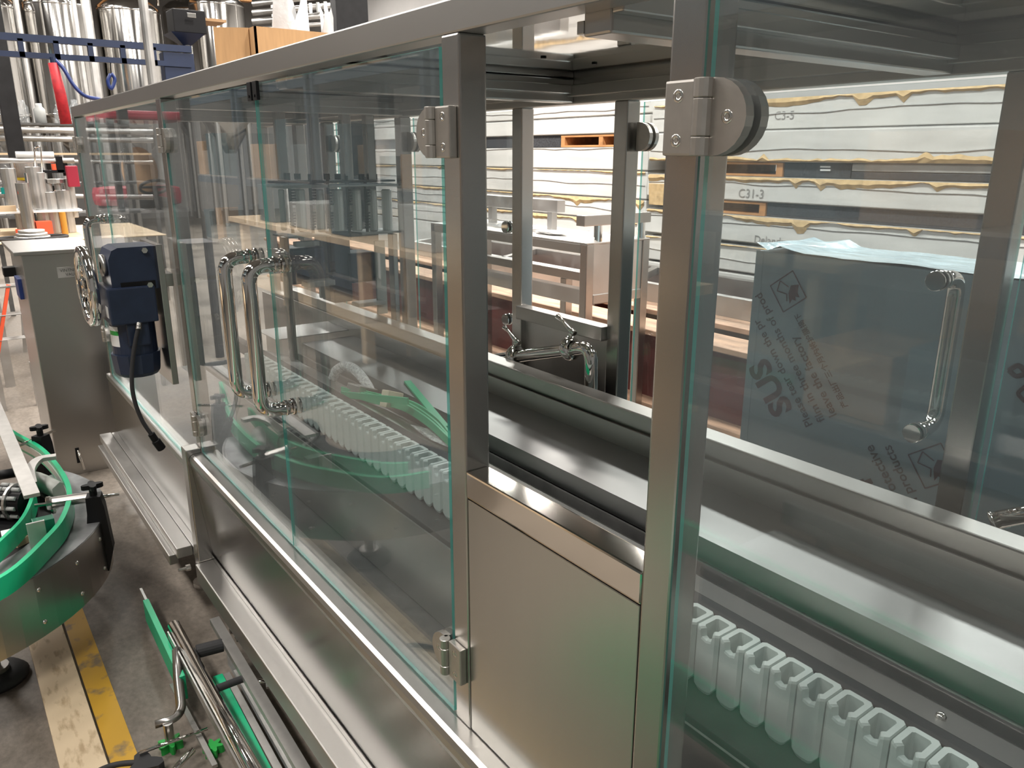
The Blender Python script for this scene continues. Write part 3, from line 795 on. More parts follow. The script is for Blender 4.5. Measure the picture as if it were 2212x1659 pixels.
# tall stainless cabinet at the far end
CB = thing('steel_cabinet', 'tall plain stainless cabinet with a maker plate past the hand wheel', 'cabinet', (-4.7, -0.13, 0))
XC = -4.42
yl = P(45, 556, x=XC).y
b = N(); box(b, -5.0, XC, yl, 0.06, 0.0, 1.15, 0.004); obj('body', b, M['steel'], CB)
b = N(); box(b, -5.03, XC + 0.015, yl - 0.03, 0.08, 1.15, 1.168, 0.003); obj('lid_rim', b, M['steel'], CB)
p0, p1 = P(122, 578, x=XC), P(176, 596, x=XC)
b = N(); box(b, XC + 0.0005, XC + 0.002, p0.y, p1.y, p1.z - 0.002, p0.z, 0.0005); pl = obj('maker_plate', b, M['satin'], CB)
def text_mesh(s, size, extrude=0.0, bold=0.0):
    cu = bpy.data.curves.new('text', 'FONT'); cu.body = s; cu.size = size; cu.extrude = extrude; cu.resolution_u = 3; cu.offset = bold * size
    o = bpy.data.objects.new('text', cu); COL.objects.link(o)
    dg = bpy.context.evaluated_depsgraph_get()
    me = bpy.data.meshes.new_from_object(o.evaluated_get(dg))
    bpy.data.objects.remove(o); bpy.data.curves.remove(cu)
    return me
def text_on(name, s, size, origin, xdir, ydir, m, parent=None, extrude=0.0003, bold=0.0):
    me = text_mesh(s, size, extrude, bold); me.materials.clear(); me.materials.append(m)
    X = Vector(xdir).normalized(); Y = Vector(ydir); Y = (Y - X * Y.dot(X)).normalized(); Z = X.cross(Y)
    Mx = Matrix(((X.x, Y.x, Z.x, origin[0]), (X.y, Y.y, Z.y, origin[1]), (X.z, Y.z, Z.z, origin[2]), (0, 0, 0, 1)))
    me.transform(Mx)
    return link(name, me, parent)
hh = (p0.z - p1.z)
text_on('plate_lettering', 'VINTNERS', hh * 0.40, (XC + 0.0022, p0.y + 0.012, p0.z - hh * 0.46), (0, 1, 0), (0, 0, 1), M['ink_black'], pl, 0.0003)
text_on('plate_lettering', 'VAULT', hh * 0.40, (XC + 0.0022, p0.y + 0.034, p0.z - hh * 0.88), (0, 1, 0), (0, 0, 1), M['ink_black'], pl, 0.0003)
q = P(168, 972, x=XC)
b = N(); box(b, XC, XC + 0.004, q.y - 0.012, q.y + 0.006, q.z - 0.07, q.z + 0.012); obj('latch_slot', b, M['black'], CB)
b = N(); tube(b, [q + V(0.006, 0, 0), P(172, 985, x=XC + 0.02), P(183, 1015, x=XC + 0.05)], 0.007, 8); obj('latch_lever', b, M['bolt'], CB)
# plank and black feet on the floor
b = N()
for z in (0,): pass
c = [P(62, 1398, z=0.024), P(133, 1358, z=0.024), P(232, 1659, z=0.024), P(120, 1659, z=0.024)]
d = (c[2] - c[1]); d.z = 0; d.normalize(); s = V(-d.y, d.x, 0)
wv = 0.108
c1 = V(-2.87, -0.447, 0)
Mx = Matrix.Translation(c1) @ Matrix.Rotation(math.atan2(d.y, d.x), 4, 'Z')
box(b, -0.35, 2.0, -wv, 0.0, 0.0, 0.024, 0.002, Mx)
tag(obj('wooden_plank', b, M['osb']), 'long pale strand board plank lying beside the yellow floor line', 'plank')

# ------------------------------------------------------------------ curved conveyor section, lower left
CV = thing('curved_conveyor', 'curved conveyor bend with green guide rails and a brushed steel apron', 'conveyor', (-2.9, -0.6, 0))
CC = V(-3.06, -0.90, 0); RO = 0.665
def arc(r, z, a0, a1, n=28): return [CC + V(r * math.cos(math.radians(a0 + (a1 - a0) * k / n)), r * math.sin(math.radians(a0 + (a1 - a0) * k / n)), z) for k in range(n + 1)]
b = N(); strip(b, arc(RO, 0.205, -20, 120), rect(0.004, 0.2)); o = obj('apron', b, M['steel'], CV)
b = N(); strip(b, arc(RO - 0.085, 0.398, -20, 120), rect(0.17, 0.01)); o = obj('wear_plate', b, mat('worn_grey_plate', (0.26, 0.265, 0.27), 0.4, 0.6, var=0.45, scale=9, stretch=(1, 1, 1)), CV)
b = N(); strip(b, arc(RO - 0.30, 0.385, -20, 120), rect(0.26, 0.012)); obj('slat_bed', b, M['black'], CV)
for a in (8, 22, 36, 50, 64, 78, 92):
    for z in (0.25, 0.36):
        p = CC + V((RO + 0.002) * math.cos(math.radians(a)), (RO + 0.002) * math.sin(math.radians(a)), z)
        b = N(); lathe(b, [(0.0075, 0), (0.006, 0.004), (0, 0.005)], 10, along(p, (p - CC) * Vector((1, 1, 0)))); obj('rivet', b, M['bolt'], CV)
gp = [(-4.05, -0.50, 0.45), (-3.77, -0.44, 0.45), (-3.51, -0.375, 0.45), (-3.2, -0.345, 0.45), (-2.95, -0.35, 0.45), (-2.74, -0.40, 0.45), (-2.6, -0.47, 0.45), (-2.46, -0.56, 0.45), (-2.40, -0.64, 0.45), (-2.37, -0.76, 0.45)]
b = N(); strip(b, smooth_path(gp, 6), [(-0.008, -0.035), (0.008, -0.035), (0.008, -0.015), (0.003, -0.01), (0.003, 0.006), (0.008, 0.012), (0.008, 0.03), (-0.008, 0.03)]); obj('guide_rail', b, M['green'], CV)
gi = [(x - 0.02 if x < -3 else x - 0.09, y - 0.10, z) for x, y, z in gp[2:9]]
b = N(); strip(b, smooth_path(gi, 6), rect(0.012, 0.06, 0, -0.03)); obj('guide_rail', b, M['green'], CV)
b = N(); strip(b, smooth_path([V(*q) + V(0.012, -0.008, -0.02) for q in gp[1:8]], 6), rect(0.004, 0.03)); obj('rail_backing', b, M['alu'], CV)
FOOT = P(-6, 1468, z=0.0)
for p, zf_ in ((Vector(FOOT), 0.034), (CC + V((RO - 0.1) * math.cos(math.radians(100)), (RO - 0.1) * math.sin(math.radians(100)), 0), 0.0)):
    b = N(); cyl(b, p + V(0, 0, zf_ + 0.015), p + V(0, 0, 0.392), 0.018, 12); cyl(b, p + V(0, 0, zf_), p + V(0, 0, zf_ + 0.016), 0.04, 16); obj('leg', b, M['steel'], CV)
def black_bracket(pk, prod0, prod1, outer):
    """clamp: block outside the apron, star knob on top, adjusting rod through it"""
    pk = Vector(pk)
    dirv = ((prod1 - prod0) * Vector((1, 1, 0))).normalized()
    side = V(-dirv.y, dirv.x, 0)
    b = N()
    Rm = Matrix(((side.x, dirv.x, 0, pk.x), (side.y, dirv.y, 0, pk.y), (0, 0, 1, 0), (0, 0, 0, 1)))
    pr = [(-0.018, 0.50), (0.018, 0.50), (0.024, 0.46), (0.03, 0.30), (0.012, 0.22), (-0.03, 0.22), (-0.036, 0.31), (-0.02, 0.44)]
    aa = [b.verts.new(Rm @ Vector((-0.024, y * 1.25, z))) for y, z in pr]; cc = [b.verts.new(Rm @ Vector((0.024, y * 1.25, z))) for y, z in pr]
    b.faces.new(aa); b.faces.new(cc[::-1])
    for k in range(8): b.faces.new((aa[k], cc[k], cc[(k + 1) % 8], aa[(k + 1) % 8]))
    o = obj('clamp_block', b, M['black'], CV)
    b = N(); cyl(b, (pk.x, pk.y, 0.50), (pk.x, pk.y, 0.525), 0.012, 12); star_knob(b, (pk.x, pk.y, 0.525), 0.034, 0.016, 4); obj('star_knob', b, M['black'], o)
    b = N(); tube(b, [prod0, prod1], 0.0065, 10); obj('adjusting_rod', b, M['chrome'], o)
k1 = P(203, 1075, z=0.49)
black_bracket(k1, P(75, 1092, z=0.475), P(258, 1068, z=0.475), 1)
k2 = P(88, 945, z=0.49)
black_bracket(k2, P(30, 968, z=0.475), P(118, 930, z=0.475), 1)
b = N(); cyl(b, P(108, 1086, z=0.475), P(198, 1073, z=0.475), 0.019, 18, 0.003); obj('spacer_sleeve', b, M['steel'], CV)
b = N(); cyl(b, P(100, 1088, z=0.475), P(112, 1086, z=0.475), 0.024, 18, 0.002); obj('spacer_sleeve', b, M['bolt'], CV)
# flat bar bridging the bend, small arm and pale plastic block
b = N(); strip(b, [P(-30, 830, z=0.56), P(70, 1075, z=0.56)], rect(0.045, 0.012)); obj('flat_bar', b, M['alu'], CV)
b = N(); box(b, -0.02, 0.02, -0.03, 0.03, -0.14, 0.0, 0.002, Matrix.Translation(P(92, 1120, z=0.5))); obj('bearing_plate', b, M['green_dk'], CV)
b = N(); box(b, -0.004, 0.004, -0.025, 0.025, -0.16, 0.02, 0.002, Matrix.Translation(P(78, 1140, z=0.50))); obj('drop_plate', b, M['alu'], CV)
b = N(); strip(b, smooth_path([P(70, 1050, z=0.5), P(66, 1020, z=0.515), P(85, 997, z=0.52), P(122, 990, z=0.52)], 6), rect(0.032, 0.014)); obj('hook_arm', b, M['alu'], CV)
b = N(); tube(b, [P(72, 1035, z=0.44), P(132, 1060, z=0.44)], 0.034, 6); obj('nylon_block', b, M['pale_pl'], CV)
b = N(); cyl(b, P(112, 1103, z=0.45), P(118, 1101, z=0.45), 0.013, 6); obj('bolt', b, M['bolt'], CV)
b = N(); cyl(b, P(108, 1132, z=0.42), P(116, 1130, z=0.42), 0.013, 6); obj('bolt', b, M['bolt'], CV)
# drive roller with ribs
r0, r1 = P(-45, 1080, z=0.45), P(62, 1085, z=0.45)
b = N(); cyl(b, r0, r1, 0.055, 20); ro = obj('drive_roller', b, M['black'], CV)
dv = (r1 - r0).normalized(); sv = dv.cross(V(0, 0, 1)).normalized()
b = N()
for ring_t in (0.45, 0.62, 0.80):
    for k in range(10):
        a = 2 * PI * k / 10
        n = V(0, 0, 1) * math.sin(a) + sv * math.cos(a)
        p = r0.lerp(r1, ring_t) + n * 0.057
        tube(b, [p, p + dv * 0.028], 0.008, 6)
objs('roller_rib', b, M['grey_pl'], ro)
b = N(); cyl(b, r0.lerp(r1, 0.72), r0.lerp(r1, 0.77), 0.066, 24); obj('roller_band', b, M['alu'], CV)
b = N(); tube(b, [P(-20, 1030, z=0.47), P(48, 1018, z=0.47)], 0.018, 12); obj('return_roller', b, M['black'], CV)
b = N(); box(b, -0.02, 0.03, -0.02, 0.02, 0.395, 0.43, 0.001, Matrix.Translation((P(20, 1160, z=0.41)) * Vector((1, 1, 0)))); obj('paper_shim', b, M['white'], CV)
b = N(); box(b, -0.015, 0.02, -0.03, 0.015, 0.395, 0.42, 0.001, Matrix.Translation((P(45, 1165, z=0.41)) * Vector((1, 1, 0))) @ Matrix.Rotation(0.6, 4, 'Z')); obj('wood_shim', b, M['timber'], CV)
b = N(); lathe(b, [(0, 0), (0.088, 0), (0.092, 0.012), (0.076, 0.03), (0.045, 0.036), (0, 0.036)], 24, Matrix.Translation(FOOT)); tag(obj('rubber_foot', b, M['rubber']), 'round black rubber machine foot on the floor under the conveyor bend', 'foot')

# ------------------------------------------------------------------ straight guide assembly lying on the floor
GA = thing('guide_rail_assembly', 'loose straight guide rail assembly with round tube, green strips and brackets', 'guide rail', (-1.9, -0.15, 0))
ZA = 0.16
t0, t1 = P(376, 1352, z=ZA), P(545, 1659, z=ZA)
dv = (t1 - t0).normalized()
b = N(); tube(b, [t0, t0 + dv * 1.5], 0.020, 20); obj('round_tube', b, M['chrome'], GA)
b = N(); strip(b, [t0 + V(0.02, -0.024, -0.03), t0 + dv * 1.5 + V(0, -0.024, -0.03)], rect(0.004, 0.03)); obj('channel_edge', b, M['steel_x'], GA)
s0, s1 = P(463, 1334, z=ZA), P(655, 1659, z=ZA)
ds = (s1 - s0).normalized()
b = N(); strip(b, [s0, s0 + ds * 1.5], rect(0.03, 0.02, 0, -0.02)); obj('flat_rail', b, M['alu'], GA)
b = N(); strip(b, [s0 + V(0.16, -0.012, -0.05), s0 + ds * 1.5 + V(0, -0.012, -0.05)], rect(0.003, 0.045, 0, -0.03)); obj('clear_strip', b, M['poly'], GA)
g0, g1 = P(470, 1458, z=0.09), P(572, 1659, z=0.09)
dg = (g1 - g0).normalized()
b = N(); strip(b, [g0, g0 + dg * 1.2], rect(0.028, 0.022, 0, -0.022)); obj('green_strip', b, M['green'], GA)
h0, h1 = P(488, 1450, z=0.085), P(602, 1659, z=0.085)
b = N(); strip(b, [h0, h0 + (h1 - h0).normalized() * 1.2], rect(0.02, 0.014, 0, -0.02)); obj('slide_rail', b, M['alu'], GA)
l0, l1 = P(301, 1268, z=0.13), P(375, 1425, z=0.13)
dl = (l1 - l0).normalized()
b = N(); strip(b, [l0 + dl * 0.11, l0 + dl * 0.62], rect(0.018, 0.08, 0, -0.075)); obj('green_strip', b, M['green'], GA)
b = N(); strip(b, [l0, l0 + dl * 0.58], rect(0.008, 0.06, -0.004, -0.066)); obj('strip_backing', b, M['alu'], GA)
b = N(); strip(b, [P(372, 1482, z=0.03), P(465, 1659, z=0.03)], rect(0.014, 0.01)); obj('lower_strip', b, M['alu'], GA)
for (a0, c0, a1, c1, r) in ((424, 1408, 482, 1393, 0.021), (462, 1490, 525, 1466, 0.011)):
    b = N(); cyl(b, P(a0, c0, z=0.14), P(a1, c1, z=0.14), r, 16, 0.002); obj('spacer_rod', b, M['rubber'], GA)
b = N(); tube(b, [P(525, 1466, z=0.14), P(590, 1476, z=0.13)], 0.007, 10); obj('stud', b, M['chrome'], GA)
b = N(); cyl(b, P(574, 1478, z=0.13), P(592, 1474, z=0.13), 0.014, 6); obj('nut', b, M['bolt'], GA)
for a, c in ((497, 1364), (509, 1380)):
    b = N(); cyl(b, P(a, c, z=ZA), P(a, c, z=ZA) + V(0.0, 0.02, 0.0), 0.011, 6); obj('nut', b, M['bolt'], GA)
# bent bracket with bolt and green knob
k = [P(382, 1402, z=0.155), P(385, 1470, z=0.125), P(392, 1530, z=0.09), P(380, 1552, z=0.082), P(335, 1565, z=0.082)]
b = N(); tube(b, rounded_path(k, 0.03, 5), 0.014, 4); obj('bent_bracket', b, M['steel'], GA)
kb = P(362, 1562, z=0.085)
b = N(); cyl(b, (kb.x, kb.y, 0.028), (kb.x, kb.y, 0.085), 0.013, 14); obj('clamp_bolt', b, M['steel'], GA)
b = N(); star_knob(b, (kb.x, kb.y, 0.0), 0.034, 0.026, 6); obj('star_knob', b, M['knob_green'], GA)
kb2 = P(460, 1612, z=0.02)
b = N(); star_knob(b, (kb2.x, kb2.y, 0.0), 0.03, 0.024, 6); obj('star_knob', b, M['knob_green'], GA)
b = N(); tube(b, [P(300, 1627, z=0.05), P(448, 1574, z=0.05)], 0.005, 8); obj('cross_rod', b, M['chrome'], GA)
# black lever with cable at the bottom edge
LV = thing('clamp_lever', 'black clamp lever with a chrome handle and a black cable on the floor', 'lever', tuple(P(310, 1650, z=0.0)))
q = P(312, 1655, z=0.03)
b = N(); star_knob(b, (q.x, q.y, 0.0), 0.052, 0.042, 3); obj('hub', b, M['rubber'], LV)
b = N(); tube(b, [(q.x + 0.0, q.y, 0.024), P(372, 1668, z=0.03), P(418, 1618, z=0.055)], 0.0095, 12); obj('handle', b, M['chrome'], LV)
b = N(); tube(b, smooth_path([P(120, 1790, z=0.009), P(150, 1745, z=0.034), P(195, 1680, z=0.033), P(235, 1656, z=0.033), P(285, 1648, z=0.034), (q.x, q.y, 0.03)], 6), 0.008, 8); obj('cable', b, M['rubber'], LV)
# ================================================================== behind the machine
# ---- stacks of white insulated panels
rp = random.Random(11)
def foam_edge(parent, x0, x1, y, z, up, amp, seed):
    """irregular bead of foam along a panel edge"""
    r = random.Random(seed); b = N()
    n = max(6, int((x1 - x0) / 0.045)); lo = []; hi = []
    for k in range(n + 1):
        xx = x0 + (x1 - x0) * k / n
        d = amp * 0.75 * max(0.06, abs(math.sin(xx * 1.3 + seed) * math.cos(xx * 3.7 + 2 * seed)) + 0.25 * math.sin(xx * 0.8 + seed)) + amp * 0.28 * r.random()
        if r.random() < 0.05: d += amp * 0.7
        hi.append((xx, z)); lo.append((xx, z - d * up))
    f = [b.verts.new((x, y - 0.004, zz)) for x, zz in hi]; g = [b.verts.new((x, y - 0.014, (zz + z) / 2)) for x, zz in lo]; h = [b.verts.new((x, y - 0.002, zz)) for x, zz in lo]
    for k in range(n):
        b.faces.new((f[k], g[k], g[k + 1], f[k + 1])); b.faces.new((g[k], h[k], h[k + 1], g[k + 1]))
    return obj('foam_bead', b, M['foam'], parent)

def crack(parent, x0, x1, y, z, amp, seed):
    r = random.Random(seed); pts = []
    n = int((x1 - x0) / 0.16); v = 0.0
    for k in range(n + 1):
        v = v * 0.8 + (r.random() - 0.5) * amp
        pts.append((x0 + (x1 - x0) * k / n, y - 0.001, z + v))
    b = N(); tube(b, smooth_path(pts, 2), 0.0045, 5); return obj('skin_fold', b, M['panel_edge'], parent)

def panel(x0, x1, y, z0, z1, label, foam=None, fold=None, seed=1, group=None, depth=1.15):
    t = thing('insulated_panel', label, 'panel', ((x0 + x1) / 2, y + depth / 2, z0), group)
    b = N(); box(b, x0, x1, y, y + depth, z0 + 0.006, z1 - 0.006, 0.006); obj('panel_body', b, M['panel'], t)
    b = N(); box(b, x0 + 0.01, x1 - 0.01, y + 0.012, y + depth - 0.02, z0, z1); obj('joint_core', b, M['panel_edge'], t)
    if foam: foam_edge(t, x0 + 0.02 if len(foam) < 3 else foam[2], x1 - 0.02 if len(foam) < 4 else foam[3], y, z1 - 0.004 if foam[0] > 0 else z0 + 0.004, foam[0], foam[1], seed)
    if fold is not None: crack(t, x0 + 0.02, x1 - 0.02, y, z0 + (z1 - z0) * fold, 0.02, seed)
    return t

YS = 4.0
def zs(a, c): return P(a, c, y=YS).z
XS = P(1398, 400, y=YS).x
XE = 3.0
# right hand stack, from the photograph's panel lines
zr = [zs(1800, c) for c in (203, 277, 352, 386, 446, 479, 545, 590)]
tA = panel(XS, XE, YS + 0.02, zr[1], zr[0], 'white insulated panel topmost of the stack behind the blue filmed cabinet', (1, 0.055), 0.55, 3, 'insulated panels of the stack with pencil marks')
tB = panel(XS, XE, YS, zr[2], zr[1], 'white insulated panel second from the top of the stack, long fold across its face', (-1, 0.045), 0.4, 4, 'insulated panels of the stack with pencil marks')
tC = panel(XS, XE, YS, zr[4], zr[3], 'white insulated panel between the two rows of black spacers', (1, 0.06), 0.62, 5, 'insulated panels of the stack with pencil marks')
tD = panel(XS, XE, YS, zr[6], zr[5], 'white insulated panel with dripping tan foam below the lower black spacers', (1, 0.065), 0.7, 6, 'insulated panels of the stack with pencil marks')
zz = zr[6] - 0.02; k = 0
tE = panel(XS, XE, YS, zz - 0.19, zz, 'white insulated panel mostly hidden behind the blue filmed cabinet', (1, 0.03), 0.5, 7)
tF = panel(XS, XE, YS, 0.62, zz - 0.20, 'thick white insulated panel near the bottom of the stack behind the cabinet', None, 0.5, 8)
tG = panel(XS, XE, YS, 0.12, 0.61, 'lowest white insulated panel resting on timbers behind the red beams', None, 0.4, 9)
for i, xx in enumerate((-4.4, -1.5, 1.4)):
    b = N(); box(b, xx, xx + 0.12, YS + 0.02, YS + 1.1, 0, 0.12); tag(obj('timber_bearer', b, M['timber']), 'timber bearer on the floor under the stack of white panels', 'timber', 'timber bearers under the panels')
text_on('pencil_mark', 'C3-5', 0.075, P(1672, 259, y=YS + 0.018), (1, 0, 0), (0, 0, 1), M['pencil'], tA)
text_on('pencil_mark', 'C31-3', 0.085, P(1594, 426, y=YS - 0.003), (1, 0, 0), (0, 0, 1), M['pencil'], tC)
text_on('pencil_mark', 'Delandre', 0.075, P(1628, 524, y=YS - 0.003), (1, 0, 0), (0, 0, 1), M['pencil'], tD)
def spacer(px0, px1, z0, z1, kind, label, ref=(1800, 400), notch=False):
    x0, x1 = P(px0, ref[1], y=YS).x, P(px1, ref[1], y=YS).x
    if kind == 'wood':
        t = thing('pallet_block', label, 'pallet', ((x0 + x1) / 2, YS + 0.3, z0))
        th = (z1 - z0) * 0.16
        b = N(); box(b, x0, x1, YS + 0.01, YS + 1.0, z1 - th, z1); obj('top_board', b, M['ply'], t)
        b = N(); box(b, x0, x1, YS + 0.01, YS + 1.0, z0, z0 + th); obj('bottom_board', b, M['ply'], t)
        n = 3 if not notch else 2
        for k in range(n):
            xx = x0 + (x1 - x0 - 0.05) * k / (n - 1)
            b = N(); box(b, xx, xx + 0.05, YS + 0.012, YS + 0.9, z0 + th, z1 - th); obj('stringer', b, M['ply'], t)
    else:
        b = N(); box(b, x0, x1, YS + 0.02, YS + 0.9, z0, z1, 0.004)
        o = tag(obj('foam_spacer', b, M['spacer'] if kind == 'black' else M['panel_edge']), label, 'spacer')
spacer(1500, 1688, zr[3] + 0.002, zr[2] - 0.002, 'wood', 'orange wooden pallet block in the upper spacer row beside black foam', (0, 368), True)
spacer(1690, 1834, zr[3] + 0.002, zr[2] - 0.002, 'black', 'black foam spacer in the upper row beside the orange pallet block', (0, 368))
spacer(1836, 2500, zr[3] + 0.002, (zr[2] + zr[3]) / 2 - 0.004, 'black', 'long thin black foam spacer in the upper row under a grey board', (0, 368))
spacer(1836, 2500, (zr[2] + zr[3]) / 2 + 0.0, zr[2] - 0.002, 'grey', 'long grey board above the thin black spacer of the upper row', (0, 368))
spacer(1500, 1650, zr[5] + 0.002, zr[4] - 0.002, 'wood', 'orange wooden pallet block in the lower spacer row', (0, 462), True)
spacer(1652, 2500, zr[5] + 0.002, zr[4] - 0.002, 'black', 'long black foam spacer in the lower row beside a pallet block', (0, 462))
for a, c in ((1772, 362), (1772, 369)):
    q = P(a, c, y=YS + 0.015); b = N(); box(b, q.x, q.x + 0.07, YS + 0.012, YS + 0.02, q.z, q.z + 0.01); tag(obj('paper_slip', b, M['white']), 'small white paper slip stuck on the black foam spacer', 'paper', 'paper slips on the spacer')
# left hand stack seen between the posts
zl = [zs(1240, c) for c in (219, 253, 291, 318, 366, 423, 468, 520)]
XA = -10.5
XB = XS - 0.05
names = ['white insulated panel on top of the stack that carries the dark pallet gap', 'white insulated panel just above the dark gap with the open orange pallet', 'white insulated panel just below the open orange pallet', 'white insulated panel with tan foam along its upper edge behind the bare posts', 'white insulated panel with a long fold and ragged foam behind the steel work table', 'white insulated panel level with the steel work table top']
iv = [(1, 0, None, 0.5), (2, 1, None, None), (4, 3, None, 0.85), (5, 4, (1, 0.03), 0.5), (6, 5, (1, 0.05), 0.45), (7, 6, (1, 0.045), 0.5)]
for k, (i, j, fo, fd) in enumerate(iv):
    panel(XA, XB, YS + 0.05, zl[i] + 0.001, zl[j] - 0.001, names[k], fo, fd, 20 + k)
panel(XA, XB, YS + 0.05, 0.12, zl[7] - 0.004, 'thick white insulated panel bundle at the foot of the left stack', None, 0.6, 31)
for xx in (-10, -7.6, -5.4):
    b = N(); box(b, xx, xx + 0.12, YS + 0.07, YS + 1.1, 0, 0.12); tag(obj('timber_bearer', b, M['timber']), 'timber bearer on the floor under the stack of white panels', 'timber', 'timber bearers under the panels')
YS += 0.05
spacer(1210, 1392, zl[3] + 0.002, zl[2] - 0.002, 'wood', 'open orange wooden pallet in the dark gap of the left stack', (0, 303))
spacer(1000, 1208, zl[3] + 0.002, zl[2] - 0.002, 'black', 'black foam spacer left of the open orange pallet', (0, 303))
spacer(700, 998, zl[3] + 0.002, zl[2] - 0.002, 'black', 'black foam spacer at the far end of the left stack gap', (0, 303))
YS -= 0.05
q = P(884, 383, y=YS + 0.04); b = N(); box(b, q.x, q.x + 0.045, YS + 0.042, YS + 0.05, q.z - 0.035, q.z + 0.035); tag(obj('black_tag', b, M['black']), 'small black tag stuck on a white panel face', 'tag')
# end of the right stack: torn foam
b = N(); r = random.Random(5)
for k in range(4):
    c = 396 + k * 11; q0 = P(1402, c, y=YS - 0.01); box(b, q0.x, q0.x + 0.10 + 0.12 * r.random(), YS - 0.012, YS + 0.0, q0.z - 0.045, q0.z, 0.004)
o = obj('torn_foam', b, M['foam'], tC)

# ---- red oxide steel beams
def i_beam(x0, x1, y0, z0, h, w, label, tf=0.03):
    t = thing('steel_i_beam', label, 'steel beam', ((x0 + x1) / 2, y0 + w / 2, z0), 'red steel beams on the floor behind the machine')
    b = N(); box(b, x0, x1, y0, y0 + w, z0 + h - tf, z0 + h, 0.004); obj('top_flange', b, M['rust'], t)
    b = N(); box(b, x0, x1, y0, y0 + w, z0, z0 + tf, 0.004); obj('bottom_flange', b, M['rust'], t)
    b = N(); box(b, x0 + 0.002, x1 - 0.002, y0 + w / 2 - 0.012, y0 + w / 2 + 0.012, z0 + tf, z0 + h - tf); obj('web', b, M['redox'], t)
zt1 = P(1570, 753, y=2.5).z; zb1 = P(1570, 942, y=2.5).z
i_beam(-9, 3, 2.5, zb1, zt1 - zb1, 0.24, 'front red oxide steel beam with a worn top flange on timber blocks')
zt2 = P(1570, 703, y=2.8).z
i_beam(-9, 3, 2.8, zb1, zt2 - zb1, 0.24, 'red oxide steel beam second in the row, a little taller than the front one')
for xx in (-8, -5.2, -2.4, 0.4):
    b = N(); box(b, xx, xx + 0.14, 2.45, 3.15, 0, zb1); tag(obj('timber_block', b, M['timber']), 'timber block on the floor carrying the red steel beams', 'timber', 'timber blocks under the beams')
zg = P(1560, 640, y=3.2).z
t = thing('galvanised_frame', 'dull galvanised channel frame lying on the second red beam', 'frame', (-3, 3.1, zt2))
b = N(); box(b, -6.5, 2.5, 2.98, 3.03, zt2, zg + 0.05, 0.003); obj('channel', b, M['satin'], t)
b = N(); box(b, -6.5, 2.5, 3.55, 3.6, zt2, zg + 0.05, 0.003); obj('channel', b, M['satin'], t)
for xx in (-6.4, -5.0, -3.6, -2.2, -0.8):
    b = N(); box(b, -0.025, 0.025, 0, 0.62, 0, 0.05, 0.003, Matrix.Translation((xx, 3.0, zg)) @ Matrix.Rotation(0.5, 4, 'Z')); obj('cross_channel', b, M['satin'], t)
for xx in (-6.4, 2.3):
    b = N(); box(b, xx, xx + 0.1, 3.5, 3.62, 0, zt2); obj('prop', b, M['timber'], t)

# ---- stainless work table behind the machine
YT = 2.0
WT = thing('steel_work_table', 'square tube stainless work table with a raised bar behind the machine', 'table', (-3.3, 2.2, 0))
xr = P(1268, 530, y=YT).x; zt = P(1240, 522, y=YT).z; zlow = P(1220, 545, y=YT).z
yb = min(2.44, P(1422, 517, x=xr).y)
b = N(); box(b, -4.4, xr, YT, yb, zt - 0.008, zt, 0.002); obj('table_top', b, M['satin'], WT)
b = N(); box(b, -4.4, xr - 0.05, YT, YT + 0.045, zt - 0.055, zt - 0.008, 0.004); obj('front_tube', b, M['steel_x'], WT)
b = N(); box(b, xr - 0.05, xr, YT, YT + 0.05, 0, zt - 0.008, 0.004); obj('leg', b, M['steel_z'], WT)
b = N(); box(b, xr - 0.05, xr, yb - 0.05, yb, 0, zt - 0.008, 0.004); obj('leg', b, M['steel_z'], WT)
b = N(); box(b, -4.4, -4.35, YT, YT + 0.05, 0, zt - 0.008, 0.004); obj('leg', b, M['steel_z'], WT)
b = N(); box(b, -4.4, -4.35, yb - 0.05, yb, 0, zt - 0.008, 0.004); obj('leg', b, M['steel_z'], WT)
zs0 = P(1300, 635, x=xr).z
b = N(); box(b, xr - 0.012, xr - 0.006, YT + 0.05, yb - 0.05, zs0, zt - 0.01); obj('side_sheet', b, M['satin'], WT)
b = N(); box(b, xr - 0.05, xr, YT + 0.05, yb - 0.05, zs0 - 0.05, zs0, 0.004); obj('side_tube', b, M['steel_x'], WT)
p = P(1250, 478, x=xr - 0.02); zbar = p.z
y_b = P(1296, 500, x=xr - 0.05).y
b = N(); box(b, xr - 0.06, xr, P(1262, 480, x=xr).y - 0.0, yb, P(1262, 490, x=xr).z, P(1262, 466, x=xr).z, 0.004); obj('raised_bar', b, M['steel'], WT)
b = N(); cyl(b, (xr - 0.03, P(1292, 500, x=xr - 0.03).y, zt), (xr - 0.03, P(1292, 500, x=xr - 0.03).y, P(1262, 490, x=xr).z), 0.022, 16); obj('bar_support', b, M['chrome'], WT)
b = N(); cyl(b, (xr - 0.03, yb - 0.04, zt), (xr - 0.03, yb - 0.04, P(1262, 490, x=xr).z), 0.022, 16); obj('bar_support', b, M['chrome'], WT)
b = N(); box(b, -4.25, -3.5, 2.3, 2.36, zt + 0.10, zt + 0.17, 0.003); box(b, -4.2, -4.16, 2.31, 2.35, zt, zt + 0.1); box(b, -3.6, -3.56, 2.31, 2.35, zt, zt + 0.1); tag(obj('bench_stop', b, M['satin']), 'satin square bar stop standing on the work table', 'stop bar')
zsub = P(1200, 575, y=YT + 0.35).z
b = N(); box(b, -4.35, xr - 0.05, YT + 0.3, YT + 0.35, zsub - 0.05, zsub, 0.003); obj('under_tube', b, M['steel_x'], WT)
b = N(); box(b, -3.46, -3.41, YT + 0.3, YT + 0.35, 0, zsub - 0.05, 0.003); obj('leg', b, M['steel_z'], WT)
